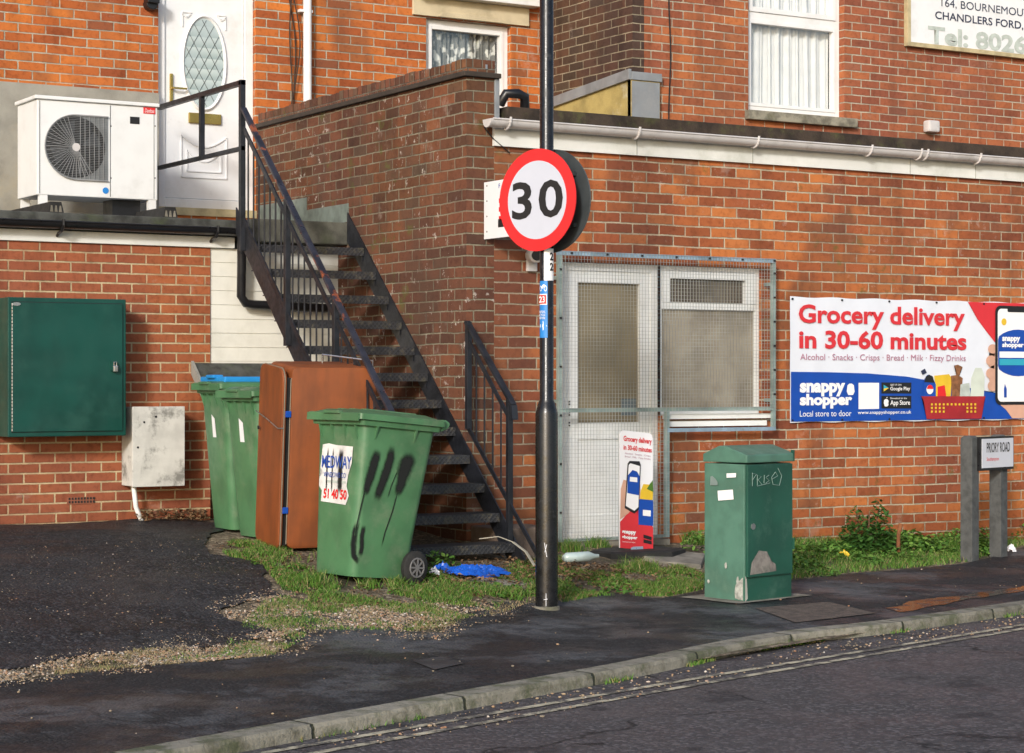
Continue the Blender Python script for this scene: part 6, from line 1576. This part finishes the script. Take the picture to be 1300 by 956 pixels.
# leafy weeds along the wall
def weed(name, mat, clumps, label, cat='weeds', kind='stuff'):
    vs = []; fs = []
    for (cx_, cy_, rr_, hh, n_, ls) in clumps:
        for _ in range(n_):
            a = random.uniform(0, 6.28); r_ = rr_*math.sqrt(random.random()); x = cx_+r_*math.cos(a); y = cy_+r_*math.sin(a); hz = hh*(1-(r_/rr_)**2*.7)*random.random()**.6; z = zg(x, y)+hz
            b = random.uniform(0, 6.28); s_ = ls*random.uniform(.6, 1.3); tx, ty_ = random.uniform(-.7, .7), random.uniform(-.7, .7); k = len(vs)
            for u, v in ((-1, 0), (-.3, .5), (.6, .38), (1, 0), (.6, -.38), (-.3, -.5)):
                X_ = (u*math.cos(b)-v*math.sin(b))*s_; Y_ = (u*math.sin(b)+v*math.cos(b))*s_; vs.append((x+X_, y+Y_, z+X_*tx+Y_*ty_))
            fs.append((k, k+1, k+2, k+3, k+4, k+5))
    me = bpy.data.meshes.new(name); me.from_pydata(vs, [], fs); me.update(); o = link(name, me, M[mat]); setp(o, label, cat, None, kind); return o
cl_ = []
for px, py, r_, h_ in ((1015, 715, .14, .09), (1040, 705, .2, .14), (1065, 700, .16, .12), (1130, 695, .2, .24), (1155, 692, .18, .2), (1180, 700, .2, .16), (1205, 695, .22, .18), (1140, 708, .2, .12), (1225, 690, .2, .2), (1250, 690, .2, .22), (1285, 680, .22, .34), (1300, 676, .25, .36), (1320, 672, .3, .34), (1030, 725, .2, .08), (1090, 712, .18, .1), (1250, 702, .15, .16)):
    c = G(px, py); cl_.append((c.x, min(c.y, FY-.05), r_, h_*.62, int(430*r_/.2), random.choice((.013, .017, .022))))
weed('leafy_weeds', 'weed', cl_, 'bright green leafy weeds crowding the foot of the brick wall')
lw = []
for k in range(46):
    c = G(*random.choice([(random.uniform(270, 560), random.uniform(715, 770)), (random.uniform(600, 890), random.uniform(735, 760))]))
    if inpoly(c.x, c.y, gA) or inpoly(c.x, c.y, gB): lw.append((c.x, c.y, .05, .03, 16, .018))
weed('broadleaf_weeds', 'weed', lw, 'low broad leaved weeds dotted through the grass')
c = G(1100, 700); b0 = thing('self_seeded_shrub', 'small dark green leafy shrub growing against the brick wall among weeds', 'shrub', (c.x, min(c.y, FY-.12), zg(c.x, c.y)))
yy = min(c.y, FY-.14)
sh = weed('foliage', 'shrub', [(c.x-.10, yy, .12, .34, 420, .020), (c.x+.12, yy, .12, .40, 480, .020), (c.x+.03, yy-.04, .2, .2, 420, .022)], None, None, None)
for k_ in ('kind', 'category', 'label'):
    if k_ in sh: del sh[k_]
sh.data.transform(Matrix.Translation(sh.location)); sh.data.transform(RM[b0].inverted()); sh.location = (0, 0, 0); sh.parent = b0
stm = MB()
for dx in (-.10, .12, .03): stm.tube([(c.x+dx*.4, yy, zg(c.x, yy)), (c.x+dx, yy, zg(c.x, yy)+.3)], .006, 6)
stm.build('stem', M['leafbrown'], b0)
c = G(890, 700); weed('corner_weeds', 'weed', [(c.x, min(c.y, FY-.1), .15, .16, 160, .016), (G(560, 722).x, G(560, 722).y, .12, .12, 140, .018), (G(545, 738).x, G(545, 738).y, .05, .1, 50, .022)], 'small leafy weeds beside the door step and bin wheel')
c = G(1140, 706); pst = MB(); pst.tube([(c.x, c.y, c.z-.02), (c.x+.005, c.y, c.z+.16), (c.x+.03, c.y, c.z+.24)], [.016, .014, .02], 10); single(pst.build('rusty_stake', plain('rust', (.22, .08, .03), .9, var=.4)), 'short rusty stake sticking up among the green weeds', 'stake')
# pieces of hardware that can be counted become parts of their own
def split_loose(o, name):
    bm = bmesh.new(); bm.from_mesh(o.data); seen = set(); isl = []
    bm.verts.ensure_lookup_table(); bm.faces.ensure_lookup_table()
    for f in bm.faces:
        if f.index in seen: continue
        st = [f]; g_ = []; seen.add(f.index)
        while st:
            a = st.pop(); g_.append(a)
            for v in a.verts:
                for h_ in v.link_faces:
                    if h_.index not in seen: seen.add(h_.index); st.append(h_)
        isl.append(g_)
    mat = o.data.materials[0] if o.data.materials else None
    par = o.parent; kids = [c for c in COL.objects if c.parent == o]
    if len(isl) < 2 or len(isl) > 100: bm.free(); return
    mw = o.matrix_basis.copy()
    for g_ in isl:
        vi = {}; vs = []; fs = []
        for f in g_:
            idx = []
            for v in f.verts:
                if v.index not in vi: vi[v.index] = len(vs); vs.append(v.co[:])
                idx.append(vi[v.index])
            fs.append(idx)
        me = bpy.data.meshes.new(name); me.from_pydata(vs, [], fs); me.update()
        if mat: me.materials.append(mat)
        p_ = bpy.data.objects.new(name, me); COL.objects.link(p_); p_.parent = par; p_.matrix_basis = mw
    bm.free()
    if not kids: bpy.data.objects.remove(o)
for pre, nm in (('panel_seam', 'panel_seam'), ('screws', 'screw'), ('bolts', 'bolt'), ('eyelets', 'eyelet'), ('standoff', 'standoff'), ('door_gap', 'door_gap'), ('screw_hole', 'screw_hole'), ('vent_hole', 'vent_hole'), ('keyhole', 'keyhole'), ('frame_post', 'frame_post'), ('fixing', 'fixing'), ('fascia_joint', 'fascia_joint'), ('hollow', 'hollow'), ('stem', 'stem'), ('fan_blades', 'fan_blade'), ('tread_bracket', 'tread_bracket'), ('mid_rail', 'mid_rail'), ('lid_rib', 'lid_rib'), ('rim_rib', 'rim_rib'), ('flashing', 'flashing'), ('paint_chip', 'paint_chip'), ('wall_rail', 'wall_rail')):
    for o in [x for x in COL.objects if x.type == 'MESH' and x.name.split('.')[0] == pre and x.parent]: split_loose(o, nm)
print('objects', len(bpy.data.objects))
